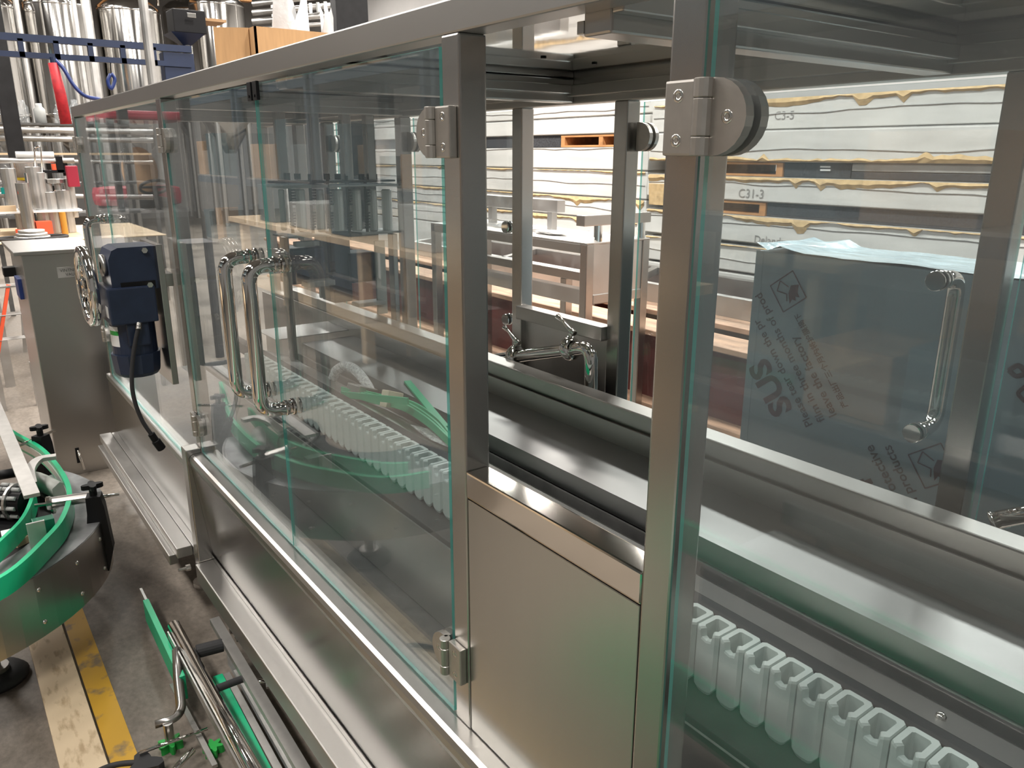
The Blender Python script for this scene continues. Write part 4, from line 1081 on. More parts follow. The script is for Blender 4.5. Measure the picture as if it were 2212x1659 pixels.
b = N(); box(b, -4.0, xr - 0.05, YT + 0.05, YT + 0.11, P(1200, 610, y=YT + 0.1).z - 0.08, P(1200, 610, y=YT + 0.1).z, 0.003); obj('lower_tube', b, M['satin'], WT)
b = N(); blob(b, (-3.75, 2.16, zt + 0.014), (0.16, 0.07, 0.012), 8); tag(obj('plastic_bag', b, M['poly']), 'flat clear plastic bag on the steel work table', 'bag')
b = N(); blob(b, (-3.35, 2.14, zt + 0.012), (0.12, 0.05, 0.01), 9); tag(obj('paper_sheet', b, M['white']), 'crumpled white paper on the steel work table', 'paper')
b = N(); cyl(b, (-3.86, 2.3, zt), (-3.86, 2.3, zt + 0.055), 0.026, 16, 0.004); tag(obj('brass_cap', b, mat('brass', (0.55, 0.4, 0.12), 0.3, 1.0)), 'small round brass cap on the steel work table', 'cap')

# ---- cabinet wrapped in blue protective film
YF = 1.25
FB = thing('filmed_cabinet', 'stainless cabinet still wrapped in printed blue protective film', 'cabinet', (-0.6, YF + 0.15, 0))
xl = P(1622, 700, y=YF).x; zf = P(1640, 541, y=YF).z
b = N(); box(b, xl, 0.9, YF, YF + 0.27, 0, zf, 0.006); obj('body', b, M['film'], FB)
b = N()
nx = 60; rr = random.Random(2)
rows = []
for j in range(5):
    rows.append([b.verts.new((xl - 0.003 + (0.9 - xl) * k / nx, YF - 0.002 + 0.272 * j / 4, zf + 0.002 + 0.005 * rr.random() + (0.016 * rr.random() if k < 4 else 0))) for k in range(nx + 1)])
for j in range(4):
    for k in range(nx): b.faces.new((rows[j][k], rows[j][k + 1], rows[j + 1][k + 1], rows[j + 1][k]))
obj('crumpled_film', b, M['film_top'], FB)
b = N(); strip(b, [(xl + 0.0, YF - 0.003, 0.3), (xl + 0.0, YF - 0.003, 0.31)], rect(0.002, 0.002)) if False else box(b, xl - 0.002, xl + 0.022, YF - 0.0012, YF + 0.0, 0.05, zf); obj('film_edge', b, M['film_top'] if False else M['film'], FB)
YF2 = YF - 0.0012
def ftext(s, size, o0, o1, m):
    a, c = P(*o0, y=YF2), P(*o1, y=YF2)
    d = (c - a)
    up = V(-d.z, 0, d.x)
    L = d.length
    me = text_mesh(s, 1.0); w_ = max(v.co.x for v in me.vertices) - min(v.co.x for v in me.vertices); bpy.data.meshes.remove(me)
    sz = size if size else L / w_
    text_on('film_print', s, sz, a, d, up, m, FB, 0.0003, 0.035 if m == M['ink_red'] else 0.012)
ftext('SUS', None, (1712, 884), (1656, 776), M['ink_red'])
ftext('3', 0.075, (1652, 752), (1637, 722), M['ink_red']) if False else None
ftext('Please tear down the pr', None, (1756, 918), (1640, 690), M['ink'])
ftext('film in three months of prod', None, (1782, 908), (1644, 632), M['ink'])
ftext('leave the factory', None, (1808, 897), (1722, 726), M['ink'])
ftext('\u4ea7\u54c1\u51fa\u5382\u4e09\u4e2a\u6708\u5185\u5c06\u62a4\u819c\u63ed\u4e0b', None, (1832, 878), (1726, 676), M['ink'])
ftext('of products', None, (1990, 1096), (1924, 962), M['ink'])
ftext('protective', None, (1952, 1086), (1886, 962), M['ink'])
ftext('4', 0.085, (1894, 1062), (1876, 1030), M['ink_red'])
def film_icon(cx_, cy_, s):
    """square outline with a hand peeling a sheet"""
    o = P(cx_, cy_, y=YF2); e = P(cx_ - 48, cy_ - 96, y=YF2); u = (e - o).normalized(); v = V(-u.z, 0, u.x)
    W = lambda a, c: o + u * (a * s) - v * (c * s)
    b = N()
    for p0_, p1_ in (((0, 0), (1, 0)), ((1, 0), (1, 1)), ((1, 1), (0, 1)), ((0, 1), (0, 0)), ((0.72, 0.15), (0.95, 0.42)), ((0.72, 0.15), (0.45, 0.42)), ((0.45, 0.42), (0.25, 0.30)), ((0.95, 0.42), (0.62, 0.6))):
        tube(b, [W(*p0_), W(*p1_)], 0.0016, 4)
    pts = [(0.12, 0.35), (0.2, 0.5), (0.1, 0.6), (0.22, 0.66), (0.12, 0.78), (0.3, 0.8), (0.5, 0.97), (0.62, 0.7), (0.45, 0.5), (0.3, 0.42)]
    vs = [W(*q) for q in pts]
    f = b.faces.new([b.verts.new(q) for q in vs])
    obj('film_icon', b, M['ink_red'], FB)
film_icon(1692, 674, 0.082); film_icon(1998, 1055, 0.088)
b = N(); tube(b, smooth_path([P(2180, 800, y=YF2), P(2200, 790, y=YF2), P(2215, 805, y=YF2), P(2195, 812, y=YF2), P(2180, 800, y=YF2)], 4), 0.006, 5); obj('film_print', b, M['ink_red'], FB)
b = N(); tube(b, smooth_path([P(2215, 835, y=YF2), P(2200, 850, y=YF2), P(2215, 868, y=YF2)], 4), 0.005, 5); obj('film_print', b, M['ink_red'], FB)

# ---- cardboard box on the machine roof
XK = -2.45
KB = thing('cardboard_box', 'open cardboard box with torn flaps standing on the machine roof', 'box', (XK - 0.2, 0.5, 1.816))
ya, za = P(549, 56, x=XK).y, P(549, 56, x=XK).z
yb2 = P(790, 74, x=XK).y
ze = P(760, 72, x=XK).z
H = 1.816
ht = max(za, H + 0.14)
th = 0.006
b = N(); box(b, XK - th, XK, ya, yb2, H, ht); obj('side_wall', b, M['card'], KB)
b = N(); box(b, XK - 0.17, XK - 0.17 + th, ya, yb2, H, ht); obj('side_wall', b, M['card'], KB)
b = N(); box(b, XK - 0.17, XK, ya, ya + th, H, ht); obj('side_wall', b, M['card'], KB)
b = N(); box(b, XK - 0.17, XK, yb2 - th, yb2, H, ht); obj('side_wall', b, M['card'], KB)
b = N(); box(b, XK - 0.17, XK, ya, yb2, H, H + th); obj('box_floor', b, M['card'], KB)
b = N(); box(b, 0, th, -0.10, 0, 0, ht - H, 0.0, Matrix.Translation((XK - 0.05, ya, H)) @ Matrix.Rotation(-0.5, 4, 'Z')); obj('torn_flap', b, M['card'], KB)
b = N(); box(b, XK - 0.165, XK - 0.12, ya - 0.03, ya - 0.03 + th, H, ht - 0.01); obj('torn_flap', b, M['card_in'], KB)
def bag(c, h, seed, label, n=5, w=0.1):
    r = random.Random(seed); b = N()
    ringn = 14; layers = 6; rings = []
    for j in range(layers):
        t = j / (layers - 1); rings.append([])
        for k in range(ringn):
            a = 2 * PI * k / ringn
            rad = w * (1.0 - 0.35 * t) * (0.85 + 0.3 * r.random())
            zz = c[2] + h * t * (1 if j < layers - 1 else (0.75 + 0.5 * abs(math.sin(a * 1.5 + seed))))
            rings[-1].append(b.verts.new((c[0] + rad * math.cos(a) * 0.6, c[1] + rad * math.sin(a), zz)))
    for A, Bq in zip(rings, rings[1:]):
        for k in range(ringn): b.faces.new((A[k], A[(k + 1) % ringn], Bq[(k + 1) % ringn], Bq[k])).smooth = True
    b.faces.new(rings[0][::-1])
    return tag(obj('plastic_liner', b, M['plastic_bag']), label, 'bag')
yy = P(612, 40, x=XK - 0.15).y
bag((XK - 0.085, yy, H + 0.01), P(612, 22, x=XK - 0.085).z - H, 3, 'crumpled white plastic liner sticking up out of the cardboard box', w=0.075)
bag((XK - 0.085, P(706, 45, x=XK - 0.085).y, H + 0.01), P(700, 56, x=XK - 0.085).z - H, 5, 'low lump of white foam packing in the cardboard box', w=0.03)
# ================================================================== far left of the hall
def R3(a0, c0, a1, c1, X):
    """photo rectangle on the plane x=X -> y0, y1, z0, z1"""
    p, q = P(a0, c1, x=X), P(a1, c0, x=X)
    return p.y, q.y, p.z, q.z
def fbox(a0, c0, a1, c1, X, dep, bev=0.0):
    b = N(); y0, y1, z0, z1 = R3(a0, c0, a1, c1, X); box(b, X - dep, X, y0, y1, z0, z1, bev); return b
def fcyl(a0, c0, a1, c1, X, seg=16, bev=0.0):
    y0, y1, z0, z1 = R3(a0, c0, a1, c1, X); r = (y1 - y0) / 2
    b = N(); cyl(b, (X, (y0 + y1) / 2, z0), (X, (y0 + y1) / 2, z1), r, seg, bev); return b

# fermentation tanks
XT = -19.0
def tank(pl, pr, ct, cb, X, label):
    y0 = P(pl, 150, x=X).y; y1 = P(pr, 150, x=X).y; r = (y1 - y0) / 2; yc = (y0 + y1) / 2
    zt = P((pl + pr) / 2, ct, x=X).z; zb = P((pl + pr) / 2, cb, x=X).z
    t = thing('brew_tank', label, 'tank', (X, yc, 0), 'stainless tanks in a row at the back of the hall')
    Mx = Matrix.Translation((X, yc, 0))
    b = N(); lathe(b, [(r, zb), (r, zt)], 48, Mx); obj('shell', b, M['tank'], t)
    b = N(); lathe(b, [(r, zt), (r * 1.015, zt + 0.02), (r * 0.97, zt + 0.10), (r * 0.75, zt + 0.22), (r * 0.35, zt + 0.30), (0, zt + 0.32)], 48, Mx); obj('dome', b, M['tank'], t)
    b = N(); lathe(b, [(r, zb), (r * 0.2, zb - r * 1.25), (0, zb - r * 1.25)], 48, Mx); obj('cone', b, M['tank'], t)
    b = N(); lathe(b, [(r * 1.003, zb + 0.02), (r * 1.015, zb), (r * 1.003, zb - 0.02)], 48, Mx); obj('seam_ring', b, M['chrome'], t)
    b = N(); lathe(b, [(0.16, zt + 0.28), (0.18, zt + 0.36), (0.1, zt + 0.40), (0, zt + 0.40)], 20, Mx); obj('manway', b, M['chrome'], t)
    for k in range(4):
        a = PI / 4 + k * PI / 2; p = V(X + r * 0.85 * math.cos(a), yc + r * 0.85 * math.sin(a), 0)
        b = N(); cyl(b, p, p + V(0, 0, zb + 0.05), 0.06, 10); obj('leg', b, M['steel'], t)
    for s in (-0.5, 0.55):
        b = N(); tube(b, rounded_path([(X + r * 0.2, yc + r * s, zt + 0.1), (X + r * 0.2, yc + r * s, zt + 0.62), (X + r * 0.2, yc + r * s + 0.25, zt + 0.62), (X + r * 0.2, yc + r * s + 0.25, zt + 0.2)], 0.08, 4), 0.028, 8); obj('vent_pipe', b, M['chrome'], t)
    return t
tank(-78, 62, 22, 250, XT, 'stainless tank behind the black upright, partly out of view')
tank(66, 214, 20, 250, XT, 'tall stainless tank behind the red sleeve with a domed top')
tank(222, 358, 32, 250, XT, 'stainless tank behind the blue boom and the pale pole')
tank(366, 470, 30, 260, XT - 3, 'stainless tank hidden behind the black box')
tank(424, 536, 18, 260, XT, 'tall stainless tank beside the cardboard box')
bm = N(); y0, y1, z0, z1 = R3(150, -60, 560, 6, XT + 0.5); box(bm, XT - 1.2, XT - 1.0, -4, 6.5, z1 - 0.35, z1 + 0.35); tag(obj('timber_beam', bm, M['ply']), 'long orange timber beam above the tanks', 'beam')
for a in (58, 180, 205, 600):
    b = N(); q = P(a, 150, x=XT + 0.75); cyl(b, (q.x, q.y, 0), (q.x, q.y, 5.3), 0.05 if a != 205 else 0.09, 10); tag(obj('service_pipe', b, M['satin']), 'thin upright service pipe running up between the tanks', 'pipe', 'service pipes between the tanks')
# pipes high up behind the cardboard box
for k, (c0, c1, r) in enumerate(((64, 46, 0.035), (47, 27, 0.055), (28, 6, 0.05), (9, -16, 0.045))):
    b = N(); tube(b, [P(545, c0, x=-15), P(775, c1, x=-14)], r, 10); tag(obj('overhead_pipe', b, M['satin']), 'grey overhead pipe slanting behind the cardboard box', 'pipe', 'overhead pipes behind the cardboard box')
for k, a in enumerate((655, 668, 684, 700)):
    q = P(a, 28 - 22 * (a - 545) / 230, x=-15 + (a - 545) / 230)          # a point on the third pipe
    b = N(); cyl(b, q + V(0.077, -0.01, -0.1), q + V(0.077, -0.01, 0.06), 0.03, 10); tag(obj('gas_cylinder', b, M['white'] if k % 2 else M['grey_pl']), 'small pale cylinder clipped on the overhead pipe', 'cylinder', 'small cylinders on the overhead pipes')
b = N(); y0, y1, z0, z1 = R3(728, -40, 792, 60, -9); box(b, -9.15, -9.0, y0, y1, 0, 6.2, 0.004); tag(obj('steel_column', b, M['black_metal']), 'black steel building column behind the machine roof', 'column')
# near black upright at the left edge
q = P(18, 200, x=-7.9); b = N(); box(b, -8.0, -7.9, q.y - 0.07, q.y + 0.05, 0, 4.2, 0.003); tag(obj('rack_upright', b, M['black_metal']), 'black steel upright in front of the tanks', 'upright')
# blue ladder boom with a black box on a pole
XJ = -6.4
JB = thing('blue_boom', 'blue ladder-like steel boom in front of the tanks', 'crane', (XJ, 1.0, 0))
u0, u1 = P(-40, 76, x=XJ), P(412, 108, x=XJ); l0, l1 = P(-40, 112, x=XJ), P(412, 140, x=XJ)
b = N(); strip(b, [u0, u1], rect(0.04, 0.045, 0, -0.02)); obj('top_chord', b, M['blue'], JB)
b = N(); strip(b, [l0, l1], rect(0.04, 0.035, 0, -0.02)); obj('bottom_chord', b, M['blue'], JB)
for a in (42, 119, 193, 263, 330):
    c = 78 + (108 - 78) * (a + 40) / 452
    p0_, p1_ = P(a, c, x=XJ), P(a + 3, c + 33, x=XJ); b = N(); box(b, XJ - 0.02, XJ + 0.02, p0_.y - 0.016, p0_.y + 0.016, p1_.z - 0.02, p0_.z); obj('rung', b, M['blue'], JB)
b = fbox(362, 116, 418, 200, XJ + 0.01, 0.12, 0.004); obj('pivot_plate', b, M['blue'], JB)
yy = P(414, 120, x=XJ).y
b = N(); cyl(b, (XJ - 0.1, yy, 0), (XJ - 0.1, yy, P(414, 95, x=XJ).z), 0.035, 12); obj('mast', b, M['dark_steel'], JB)
zf = P(414, 72, x=XJ).z
b = N(); w_ = (P(449, 72, x=XJ).y - P(377, 72, x=XJ).y) / 2
vs = [b.verts.new((XJ - 0.1 + sx * w_, yy - 0.012 + sy * w_, zf)) for sx, sy in ((-1, -1), (1, -1), (1, 1), (-1, 1))] + [b.verts.new((XJ - 0.1, yy, P(414, 104, x=XJ).z))]
b.faces.new(vs[:4])
for k in range(4): b.faces.new((vs[k], vs[(k + 1) % 4], vs[4]))
obj('funnel_plate', b, M['blue'], JB)
y0, y1, z0, z1 = R3(378, 24, 443, 70, XJ)
b = N(); box(b, XJ - 0.1 - w_ * 0.8, XJ - 0.1 + w_ * 0.8, y0, y1, zf + 0.002, z1, 0.006)
BX = tag(obj('equipment_case', b, M['black']), 'black equipment case on a blue pyramid stand', 'case')
b = N(); box(b, XJ + 0.005 + w_ * 0.35, XJ + 0.012 + w_ * 0.35, (y0 + y1) / 2 - 0.03, (y0 + y1) / 2 + 0.03, z1 - 0.06, z1 - 0.03, 0.002); obj('case_latch', b, M['bolt'], BX)
b = N(); box(b, XJ - 0.35, XJ - 0.1, y1, y1 + 0.18, z1 - 0.05, z1 - 0.03, 0.0, None); obj('case_flap', b, M['card_in'], BX)
# red sleeve hanging from the boom with its blue hose
s0, s1 = P(114, 136, x=XJ + 0.05), P(143, 268, x=XJ + 0.05)
RS = thing('red_sleeve', 'red fabric hose sleeve hanging from the blue boom', 'hose', tuple(s1))
b = N(); tube(b, [s0, s0.lerp(s1, 0.5) + V(0, 0.005, 0), s1], 0.034, 14, rs=[0.03, 0.035, 0.036]); obj('sleeve', b, M['red'], RS)
b = N(); tube(b, smooth_path([P(118, 128, x=XJ + 0.05), P(137, 148, x=XJ + 0.08), P(160, 185, x=XJ + 0.1), P(185, 208, x=XJ + 0.1), P(215, 214, x=XJ)], 6), 0.013, 8); obj('air_hose', b, M['hose_blue'], RS)
b = N(); cyl(b, P(114, 124, x=XJ + 0.05), P(116, 138, x=XJ + 0.05), 0.02, 10); obj('hook', b, M['blue'], RS)
HL = thing('hose_loop', 'small loop of blue hose hanging from the blue boom', 'hose', tuple(P(240, 160, x=XJ)))
b = N(); tube(b, smooth_path([P(239, 160, x=XJ), P(233, 175, x=XJ), P(240, 192, x=XJ), P(248, 172, x=XJ), P(240, 158, x=XJ)], 5), 0.012, 8); obj('loop', b, M['hose_blue'], HL)
b = N(); tube(b, [P(240, 160, x=XJ), P(238, 128, x=XJ)], 0.004, 6); obj('cord', b, M['black'], HL)
q = P(318, 80, x=-5.2); b = N(); cyl(b, (q.x, q.y, 1.816 if q.x > -4.09 else 0), (q.x, q.y, 3.2), 0.026, 12); tag(obj('pale_pole', b, M['satin']), 'pale grey upright pole crossing the blue boom', 'pole')

# low wall of shelving with bagged jars behind the bench
XH = -9.0
SH = thing('jar_shelf', 'pipe framed shelving with wrapped clear jars under the tanks', 'shelf', (XH, 0.2, 0))
for c in (279, 297, 345, 420):
    a, bq = P(-60, c, x=XH), P(330, c + 6, x=XH); b = N(); tube(b, [a, bq], 0.028 if c != 345 else 0.022, 8); obj('rail', b, M['satin'], SH)
for c in (262, 330, 400, 470):
    a, bq = P(-60, c, x=XH), P(330, c + 6, x=XH); b = N(); box(b, XH - 0.5, XH - 0.05, a.y, bq.y, a.z - 0.02, a.z); obj('shelf_board', b, M['dark_steel'] if c != 330 else M['timber'], SH)
for a in (-40, 95, 215, 320):
    p = P(a, 300, x=XH - 0.5); b = N(); box(b, XH - 0.52, XH - 0.48, p.y - 0.02, p.y + 0.02, 0, 1.98); obj('shelf_post', b, M['dark_steel'], SH)
rj = random.Random(4)
for row, c in enumerate((262, 330, 400, 470)):
    for k in range(9):
        p = P(-20 + k * 36 + rj.random() * 8, c, x=XH - 0.2); h = 0.17 + 0.07 * rj.random(); r = 0.043 + 0.008 * rj.random()
        b = N(); lathe(b, [(0, 0), (r, 0), (r, h * 0.7), (r * 0.55, h * 0.85), (r * 0.55, h), (0, h)], 12, Matrix.Translation((p.x, p.y, P(-60, c, x=XH).z - 0.001)))
        tag(obj('wrapped_jar', b, M['poly'] if rj.random() < 0.7 else (M['card'] if rj.random() < 0.5 else M['grey_pl'])), 'wrapped jar standing on the shelving under the tanks', 'jar', 'jars on the shelving under the tanks')

# work bench with an assembly of upright cylinders
XW = -6.9
BN = thing('assembly_bench', 'white topped work bench crowded with machine parts beyond the cabinet', 'bench', (XW - 0.4, 0.1, 0))
y0, y1, z0, z1 = R3(-60, 505, 182, 520, XW)
XV = XW + 0.42
b = N(); box(b, XW - 0.9, XV, y0, y1 + 0.5, z0, z1, 0.004); obj('bench_top', b, M['timber'], BN)
for yy in (y0 + 0.05, y1 + 0.4):
    for xx in (XW - 0.85, XV - 0.05):
        b = N(); box(b, xx - 0.03, xx + 0.03, yy - 0.03, yy + 0.03, 0, z0); obj('leg', b, M['satin'], BN)
zt_b = z1
CA = thing('cylinder_assembly', 'aluminium plate carrying upright pneumatic cylinders with black rings on the bench', 'machine part', (XW - 0.3, 0.1, zt_b))
def stood(b, zb):
    'let the lowest ring of a standing piece end exactly at height zb'
    lo = min(v.co.z for v in b.verts); bot = [v for v in b.verts if v.co.z < lo + 0.0045]
    for v in bot: v.co.z += zb - lo
    return b
b = fbox(-30, 452, 178, 464, XW - 0.10, 0.40, 0.002); obj('carrier_plate', b, M['white'], CA)
ZCP = P(70, 452, x=XW - 0.10).z - 0.001; ZCP = max(v.co.z for v in bpy.data.objects['carrier_plate'].data.vertices)
for a in (24, 76):
    p = P(a, 347, x=XW - 0.3); b = N(); cyl(b, (XW - 0.3, p.y, zt_b), (XW - 0.3, p.y, p.z), 0.012, 10); obj('upright', b, M['satin'], CA)
b = N(); tube(b, [P(-30, 347, x=XW - 0.3), P(160, 347, x=XW - 0.3)], 0.02, 10); obj('cross_tube', b, M['satin'], CA)
for a0, c0, a1, c1, rings in ((14, 363, 33, 450, (370, 385)), (68, 360, 86, 452, (371, 384)), (86, 372, 97, 505, ()), (103, 414, 122, 506, (424, 436)), (132, 410, 152, 506, (418, 436)), (100, 386, 138, 396, ()), (104, 396, 112, 440, ()), (124, 396, 132, 440, ()), (150, 385, 158, 470, ())):
    bq = fcyl(a0, c0, a1, c1, XW - 0.2, 16, 0.003)
    if c1 > 500: stood(bq, zt_b)
    o = obj('cylinder', bq, M['satin'], CA)
    for c in rings:
        bq = fcyl(a0 - 1, c - 1.2, a1 + 1, c + 1.2, XW - 0.2); obj('black_ring', bq, M['black'], o)
for a0, a1 in ((-20, -8), (40, 52), (60, 64)):
    obj('support_leg', stood(fcyl(a0, 460, a1, 512, XW - 0.3), zt_b), M['satin'], CA)
o = tag(obj('rod_stand', stood(fcyl(52, 395, 62, 512, XW + 0.0), zt_b), M['steel']), 'steel rod stand with a red knob on the bench', 'stand')
obj('rod', fcyl(55, 374, 59, 396, XW), M['chrome'], o)
p = P(48, 416, x=XW); b = N(); lathe(b, [(0.008, 0), (0.026, 0.02), (0.026, 0.03), (0, 0.032)], 12, along(p, (0, -1, 0))); obj('red_knob', b, M['orange'], o)
b = N(); tube(b, rounded_path([P(76, 363, x=XW - 0.2), P(74, 318, x=XW - 0.2), P(88, 316, x=XW - 0.2), P(91, 375, x=XW - 0.2)], 0.05, 5), 0.006, 6); tag(obj('wire_loop', b, M['chrome']), 'tall chrome wire loop above the cylinders', 'wire')
tag(obj('red_case', fbox(149, 358, 167, 404, XW - 0.112, 0.058, 0.006), M['red_box']), 'dark red box hung beside the upright cylinders', 'box')
tag(obj('red_tube', stood(fcyl(66, 394, 78, 452, XW - 0.38), ZCP), M['red_box']), 'short dark red tube behind the rod stand', 'tube')
t = thing('black_bracket', 'black angled bracket on the cross tube above the cylinders', 'bracket', tuple(P(130, 360, x=XW - 0.3)))
obj('upright_arm', fbox(125, 338, 134, 372, XW - 0.28, 0.03), M['black'], t); obj('side_arm', fbox(92, 367, 146, 374, XW - 0.28, 0.03), M['black'], t); obj('rear_arm', fbox(138, 345, 144, 380, XW - 0.3, 0.03), M['black'], t)
tag(obj('orange_stopper', fcyl(112, 354, 121, 367.2, XW - 0.295), M['orange']), 'small orange stopper beside the black bracket', 'stopper')
t = thing('amber_jar', 'amber jar with a yellow band behind the upright cylinders', 'jar', tuple(P(54, 388, x=XW - 0.6)))
obj('jar_body', fcyl(36, 346, 70, 390, XW - 0.6, 20, 0.01), M['amber'], t)
obj('upper_plate', fbox(-30, 391, 75, 396, XW - 0.5, 0.25), M['satin'], CA)
for a in (-24, 40): obj('support_leg', stood(fcyl(a, 396, a + 6, 512, XW - 0.6), zt_b), M['satin'], CA); obj('yellow_band', fcyl(36, 383, 72, 389, XW - 0.58, 20), M['yellow'], t)
b = N(); tube(b, [P(36, 347, x=XW - 0.3) + V(0, 0, 0.043), P(118, 347, x=XW - 0.3) + V(0, 0, 0.043)], 0.024, 12); tag(obj('film_roll', b, M['white']), 'white roll lying on top of the cross tube', 'roll')
b = stood(fbox(80, 478, 112, 497, XW + 0.02, 0.10, 0.0), zt_b); tag(obj('orange_tray', b, M['orange']), 'bright orange plastic tray on the bench', 'tray')
q = P(70, 512, x=XW + 0.21)
for k in range(3):
    b = N(); lathe(b, [(0.05, 0), (0.115 - k * 0.015, 0), (0.115 - k * 0.015, 0.022), (0.05, 0.022)], 24, Matrix.Translation((XW + 0.21, q.y, zt_b + k * 0.022)), close=True); tag(obj('steel_ring', b, M['satin']), 'flat steel ring stacked with others on the bench', 'ring', 'stacked steel rings on the bench')
b = N(); pts = [(XW + 0.21 + 0.145 * math.cos(k * PI / 12), q.y + 0.225 * math.sin(k * PI / 12), zt_b + 0.010) for k in range(25)]; tube(b, pts, 0.011, 8); tag(obj('black_hose_coil', b, M['rubber']), 'black hose laid in a ring around the steel rings', 'hose')
tag(obj('orange_bottle', stood(fcyl(36, 495, 45, 514, XW + 0.0), zt_b), M['orange']), 'small orange bottle at the bench edge', 'bottle')
tag(obj('amber_rod', stood(fcyl(134, 458, 141, 504, XW - 0.05), zt_b), mat('amber_rod', (0.45, 0.22, 0.03), 0.4)), 'short amber rod standing on the bench', 'rod')
tag(obj('teal_part', fcyl(3, 405, 15, 419, XW - 0.2), mat('teal_plastic', (0.0, 0.22, 0.2), 0.4)), 'teal plastic fitting on the side of an upright cylinder', 'fitting')
tag(obj('timber_bar', stood(fbox(-28, 444, 34, 453, XW - 0.103, 0.035), ZCP), M['timber']), 'pale timber bar lying on the carrier plate before the cylinders', 'timber')
# blue bin, step ladder
t = thing('step_ladder', 'orange and silver step ladder standing left of the cabinet', 'ladder', (-6.0, -0.3, 0))
XD = -5.9
p0_, p1_ = P(12, 600, x=XD), P(2, 770, x=XD)
b = N(); strip(b, [P(22, 615, x=XD), P(-6, 800, x=XD)], rect(0.03, 0.02)); obj('side_rail', b, M['orange'], t)
b = N(); strip(b, [P(-60, 615, x=XD), P(-95, 800, x=XD)], rect(0.03, 0.02)); obj('side_rail', b, M['orange'], t)
for c in (622, 684, 738):
    obj('tread', fbox(-70, c - 8, 56, c + 7, XD + 0.02, 0.10, 0.002), M['satin'], t)
b = N(); strip(b, [P(48, 612, x=XD - 0.2), P(58, 760, x=XD - 0.2)], rect(0.03, 0.02)); obj('rear_rail', b, M['satin'], t)
for yy in (P(-95, 800, x=XD).y, P(-6, 800, x=XD).y, P(58, 760, x=XD - 0.2).y):
    zz = P(0, 790, x=XD).z; b = N(); box(b, XD - 0.02, XD + 0.02, yy - 0.012, yy + 0.012, 0, zz); obj('leg', b, M['satin'], t)
b = N(); p0_ = P(8, 590, x=-4.85); box(b, -4.93, -4.85, p0_.y, yl + 0.003, P(20, 598, x=-4.85).z, P(20, 578, x=-4.85).z, 0.004); tag(obj('black_tray', b, M['black']), 'small black tray clipped to the side of the stainless cabinet', 'tray')
p0_ = P(36, 600, x=-4.62); b = N(); box(b, -4.78, -4.62, p0_.y, yl + 0.002, P(40, 648, x=-4.62).z, P(40, 603, x=-4.62).z, 0.004); tag(obj('blue_box', b, M['hose_blue']), 'small dark blue box fixed to the cabinet side below the black tray', 'box')

# ================================================================== camera side of the hall, seen mirrored in glass and steel
# straight conveyor standing opposite the access panel
SC = thing('straight_conveyor', 'straight conveyor with green side rails opposite the access panel', 'conveyor', (0, -0.85, 0))
b = N(); box(b, -1.05, 2.2, -1.02, -0.72, 0.60, 0.70, 0.004); obj('conveyor_bed', b, M['steel_x'], SC)
b = N(); box(b, -1.05, 2.2, -0.99, -0.75, 0.70, 0.708); obj('belt', b, M['grey_pl'], SC)
b = N(); strip(b, smooth_path([(-1.25, -0.80, 0.74), (-1.14, -0.735, 0.74), (-1.0, -0.712, 0.74), (0.0, -0.71, 0.74), (2.2, -0.71, 0.74)], 5), rect(0.014, 0.075, 0, -0.02)); obj('side_rail', b, M['green'], SC)
b = N(); strip(b, [(-1.05, -1.03, 0.74), (2.2, -1.03, 0.74)], rect(0.014, 0.06, 0, -0.02)); obj('side_rail', b, M['alu'], SC)
b = N(); strip(b, [(-1.0, -0.713, 0.50), (2.2, -0.713, 0.50)], rect(0.012, 0.03)); obj('lower_rail', b, M['alu'], SC)
b = N(); strip(b, [(-1.42, -0.713, 0.24), (2.2, -0.713, 0.24)], rect(0.012, 0.17)); obj('return_guide', b, M['green'], SC)
for xx in (-0.95, 0.4, 1.8):
    for yy in (-0.723, -1.034):
        b = N(); box(b, xx, xx + 0.03, yy - 0.006, yy + 0.006, 0.64, 0.78, 0.001); obj('rail_bracket', b, M['alu'], SC)
for xx in (-0.9, 0.4, 1.8):
    for yy in (-1.0, -0.74):
        b = N(); cyl(b, (xx, yy, 0), (xx, yy, 0.60), 0.022, 12); obj('leg', b, M['steel'], SC)
# pallet racking along the aisle
YR = -3.4
for i, x0 in enumerate((-15.0, -12.2, -9.4, -6.6, -3.8)):
    t = thing('pallet_rack', 'dark blue pallet rack bay along the far aisle', 'rack', (x0 + 1.3, YR - 0.5, 0), 'pallet rack bays facing the machine')
    for xx in (x0, x0 + 2.6):
        for yy in (YR - 1.0, YR):
            b = N(); box(b, xx - 0.04, xx + 0.04, yy - 0.04, yy + 0.04, 0, 4.2); obj('upright', b, M['rackteal'], t)
    for z in (0.15, 1.25, 2.5, 3.7):
        for yy in (YR - 1.0, YR):
            b = N(); box(b, x0, x0 + 2.6, yy - 0.025, yy + 0.025, z - 0.1, z); obj('beam', b, M['rackteal'], t)
        b = N(); box(b, x0, x0 + 2.6, YR - 1.0, YR, z, z + 0.02); obj('deck', b, M['satin'], t)
rk = random.Random(9)
kinds = [('teal_crate', 'dark teal plastic crate on the pallet rack', 'crate', 'crate', 'crates on the pallet racks'), ('carton', 'dull brown carton on the pallet rack', 'carton', 'card_in', 'cartons on the pallet racks'), ('white_drum', 'pale drum on the pallet rack', 'drum', 'white', 'drums on the pallet racks')]
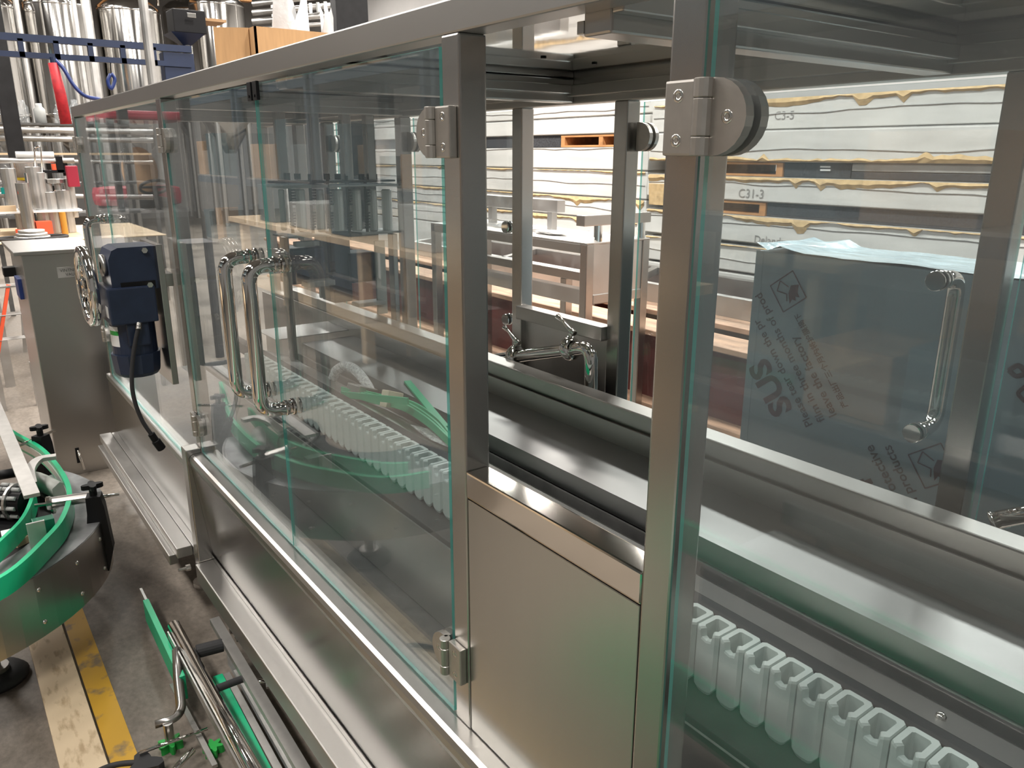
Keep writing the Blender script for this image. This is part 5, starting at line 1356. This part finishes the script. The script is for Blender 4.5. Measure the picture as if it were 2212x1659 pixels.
for x0 in (-15.0, -12.2, -9.4, -6.6, -3.8):
    for z in (0.17, 1.27, 2.52, 3.72):
        xx = x0 + 0.1
        while xx < x0 + 2.1:
            w_ = 0.35 + 0.3 * rk.random(); h = 0.3 + 0.5 * rk.random()
            nm, lb, ct, mt, gp_ = kinds[0 if rk.random() < 0.6 else (1 if rk.random() < 0.7 else 2)]
            b = N()
            if nm == 'white_drum': cyl(b, (xx + w_ / 2, YR - 0.45, z + 0.001), (xx + w_ / 2, YR - 0.45, z + h), w_ / 2, 18, 0.02)
            else:
                box(b, xx, xx + w_, YR - 0.85, YR - 0.08, z + 0.001, z + h, 0.01)
            tag(obj(nm, b, M[mt]), lb, ct, gp_)
            xx += w_ + 0.05 + 0.2 * rk.random()
# forklift facing the far end of the machine
FL = thing('forklift', 'forklift with a red overhead guard and brown seat reflected in the far glass', 'forklift', (-11.0, -1.75, 0))
fx, fy = -11.0, -1.75
b = N(); box(b, fx - 0.9, fx + 0.7, fy - 0.5, fy + 0.5, 0.25, 0.95, 0.08); obj('chassis', b, M['dark_steel'], FL)
b = N(); box(b, fx - 0.9, fx - 0.4, fy - 0.52, fy + 0.52, 0.95, 1.2, 0.08); obj('counterweight', b, M['red_box'], FL)
b = N(); box(b, fx - 0.75, fx + 0.6, fy - 0.48, fy + 0.48, 2.0, 2.1, 0.03); obj('overhead_guard', b, M['red_box'], FL)
for xx in (fx - 0.7, fx + 0.55):
    for yy in (fy - 0.44, fy + 0.44):
        b = N(); box(b, xx - 0.035, xx + 0.035, yy - 0.035, yy + 0.035, 0.95, 2.02); obj('guard_post', b, M['black_metal'], FL)
b = N(); box(b, fx - 0.35, fx + 0.1, fy - 0.24, fy + 0.24, 0.95, 1.08, 0.05); obj('seat', b, M['black'], FL)
b = N(); v = bmesh.ops.create_uvsphere(b, u_segments=20, v_segments=12, radius=1.0)['verts']
for q in v: q.co = Vector((fx - 0.33 + q.co.x * 0.07, fy + q.co.y * 0.22, 1.4 + q.co.z * 0.30))
obj('seat_back', b, M['brown'], FL)
b = N(); lathe(b, [(0.15, -0.012), (0.18, -0.012), (0.18, 0.012), (0.15, 0.012)], 28, along((fx + 0.35, fy, 1.22), (-0.5, 0, 0.86)), close=True); obj('steering_wheel', b, M['black'], FL)
b = N(); tube(b, [(fx + 0.45, fy, 0.95), (fx + 0.35, fy, 1.22)], 0.03, 8); obj('steering_column', b, M['black'], FL)
b = N(); tube(b, [(fx + 0.35, fy - 0.16, 1.22), (fx + 0.35, fy + 0.16, 1.22)], 0.016, 8); obj('wheel_spoke', b, M['black'], FL)
for xx in (fx - 0.55, fx + 0.45):
    for yy in (fy - 0.5, fy + 0.5):
        b = N(); cyl(b, (xx, yy - 0.09, 0.26), (xx, yy + 0.09, 0.26), 0.26, 22, 0.03); obj('wheel', b, M['rubber'], FL)
for yy in (fy - 0.35, fy + 0.35):
    b = N(); box(b, fx + 0.75, fx + 0.87, yy - 0.05, yy + 0.05, 0.1, 2.6); obj('mast_channel', b, M['black_metal'], FL)
# pale timber work bench in the aisle
t = thing('timber_bench', 'long pale timber topped bench in the aisle opposite the glass doors', 'bench', (-6, -2.2, 0))
b = N(); box(b, -8.6, -2.6, -2.6, -2.0, 0.93, 0.98, 0.003); obj('bench_top', b, M['timber'], t)
b = N(); box(b, -8.6, -2.6, -2.55, -2.05, 0.3, 0.33, 0.003); obj('lower_shelf', b, M['timber'], t)
for xx in (-8.4, -5.6, -2.8):
    for yy in (-2.5, -2.1):
        b = N(); box(b, xx - 0.04, xx + 0.04, yy - 0.04, yy + 0.04, 0, 0.93); obj('leg', b, M['timber'], t)
for i, (xx, w_, h) in enumerate(((-7.9, 0.4, 0.35), (-7.1, 0.5, 0.22), (-6.2, 0.35, 0.4), (-5.0, 0.45, 0.3), (-4.0, 0.4, 0.36))):
    b = N(); box(b, xx, xx + w_, -2.5, -2.1, 0.981, 0.981 + h, 0.01); tag(obj('storage_crate', b, M['crate'] if i % 2 == 0 else M['grey_pl']), 'plastic storage crate standing on the timber bench in the aisle', 'crate', 'storage crates on the timber bench')
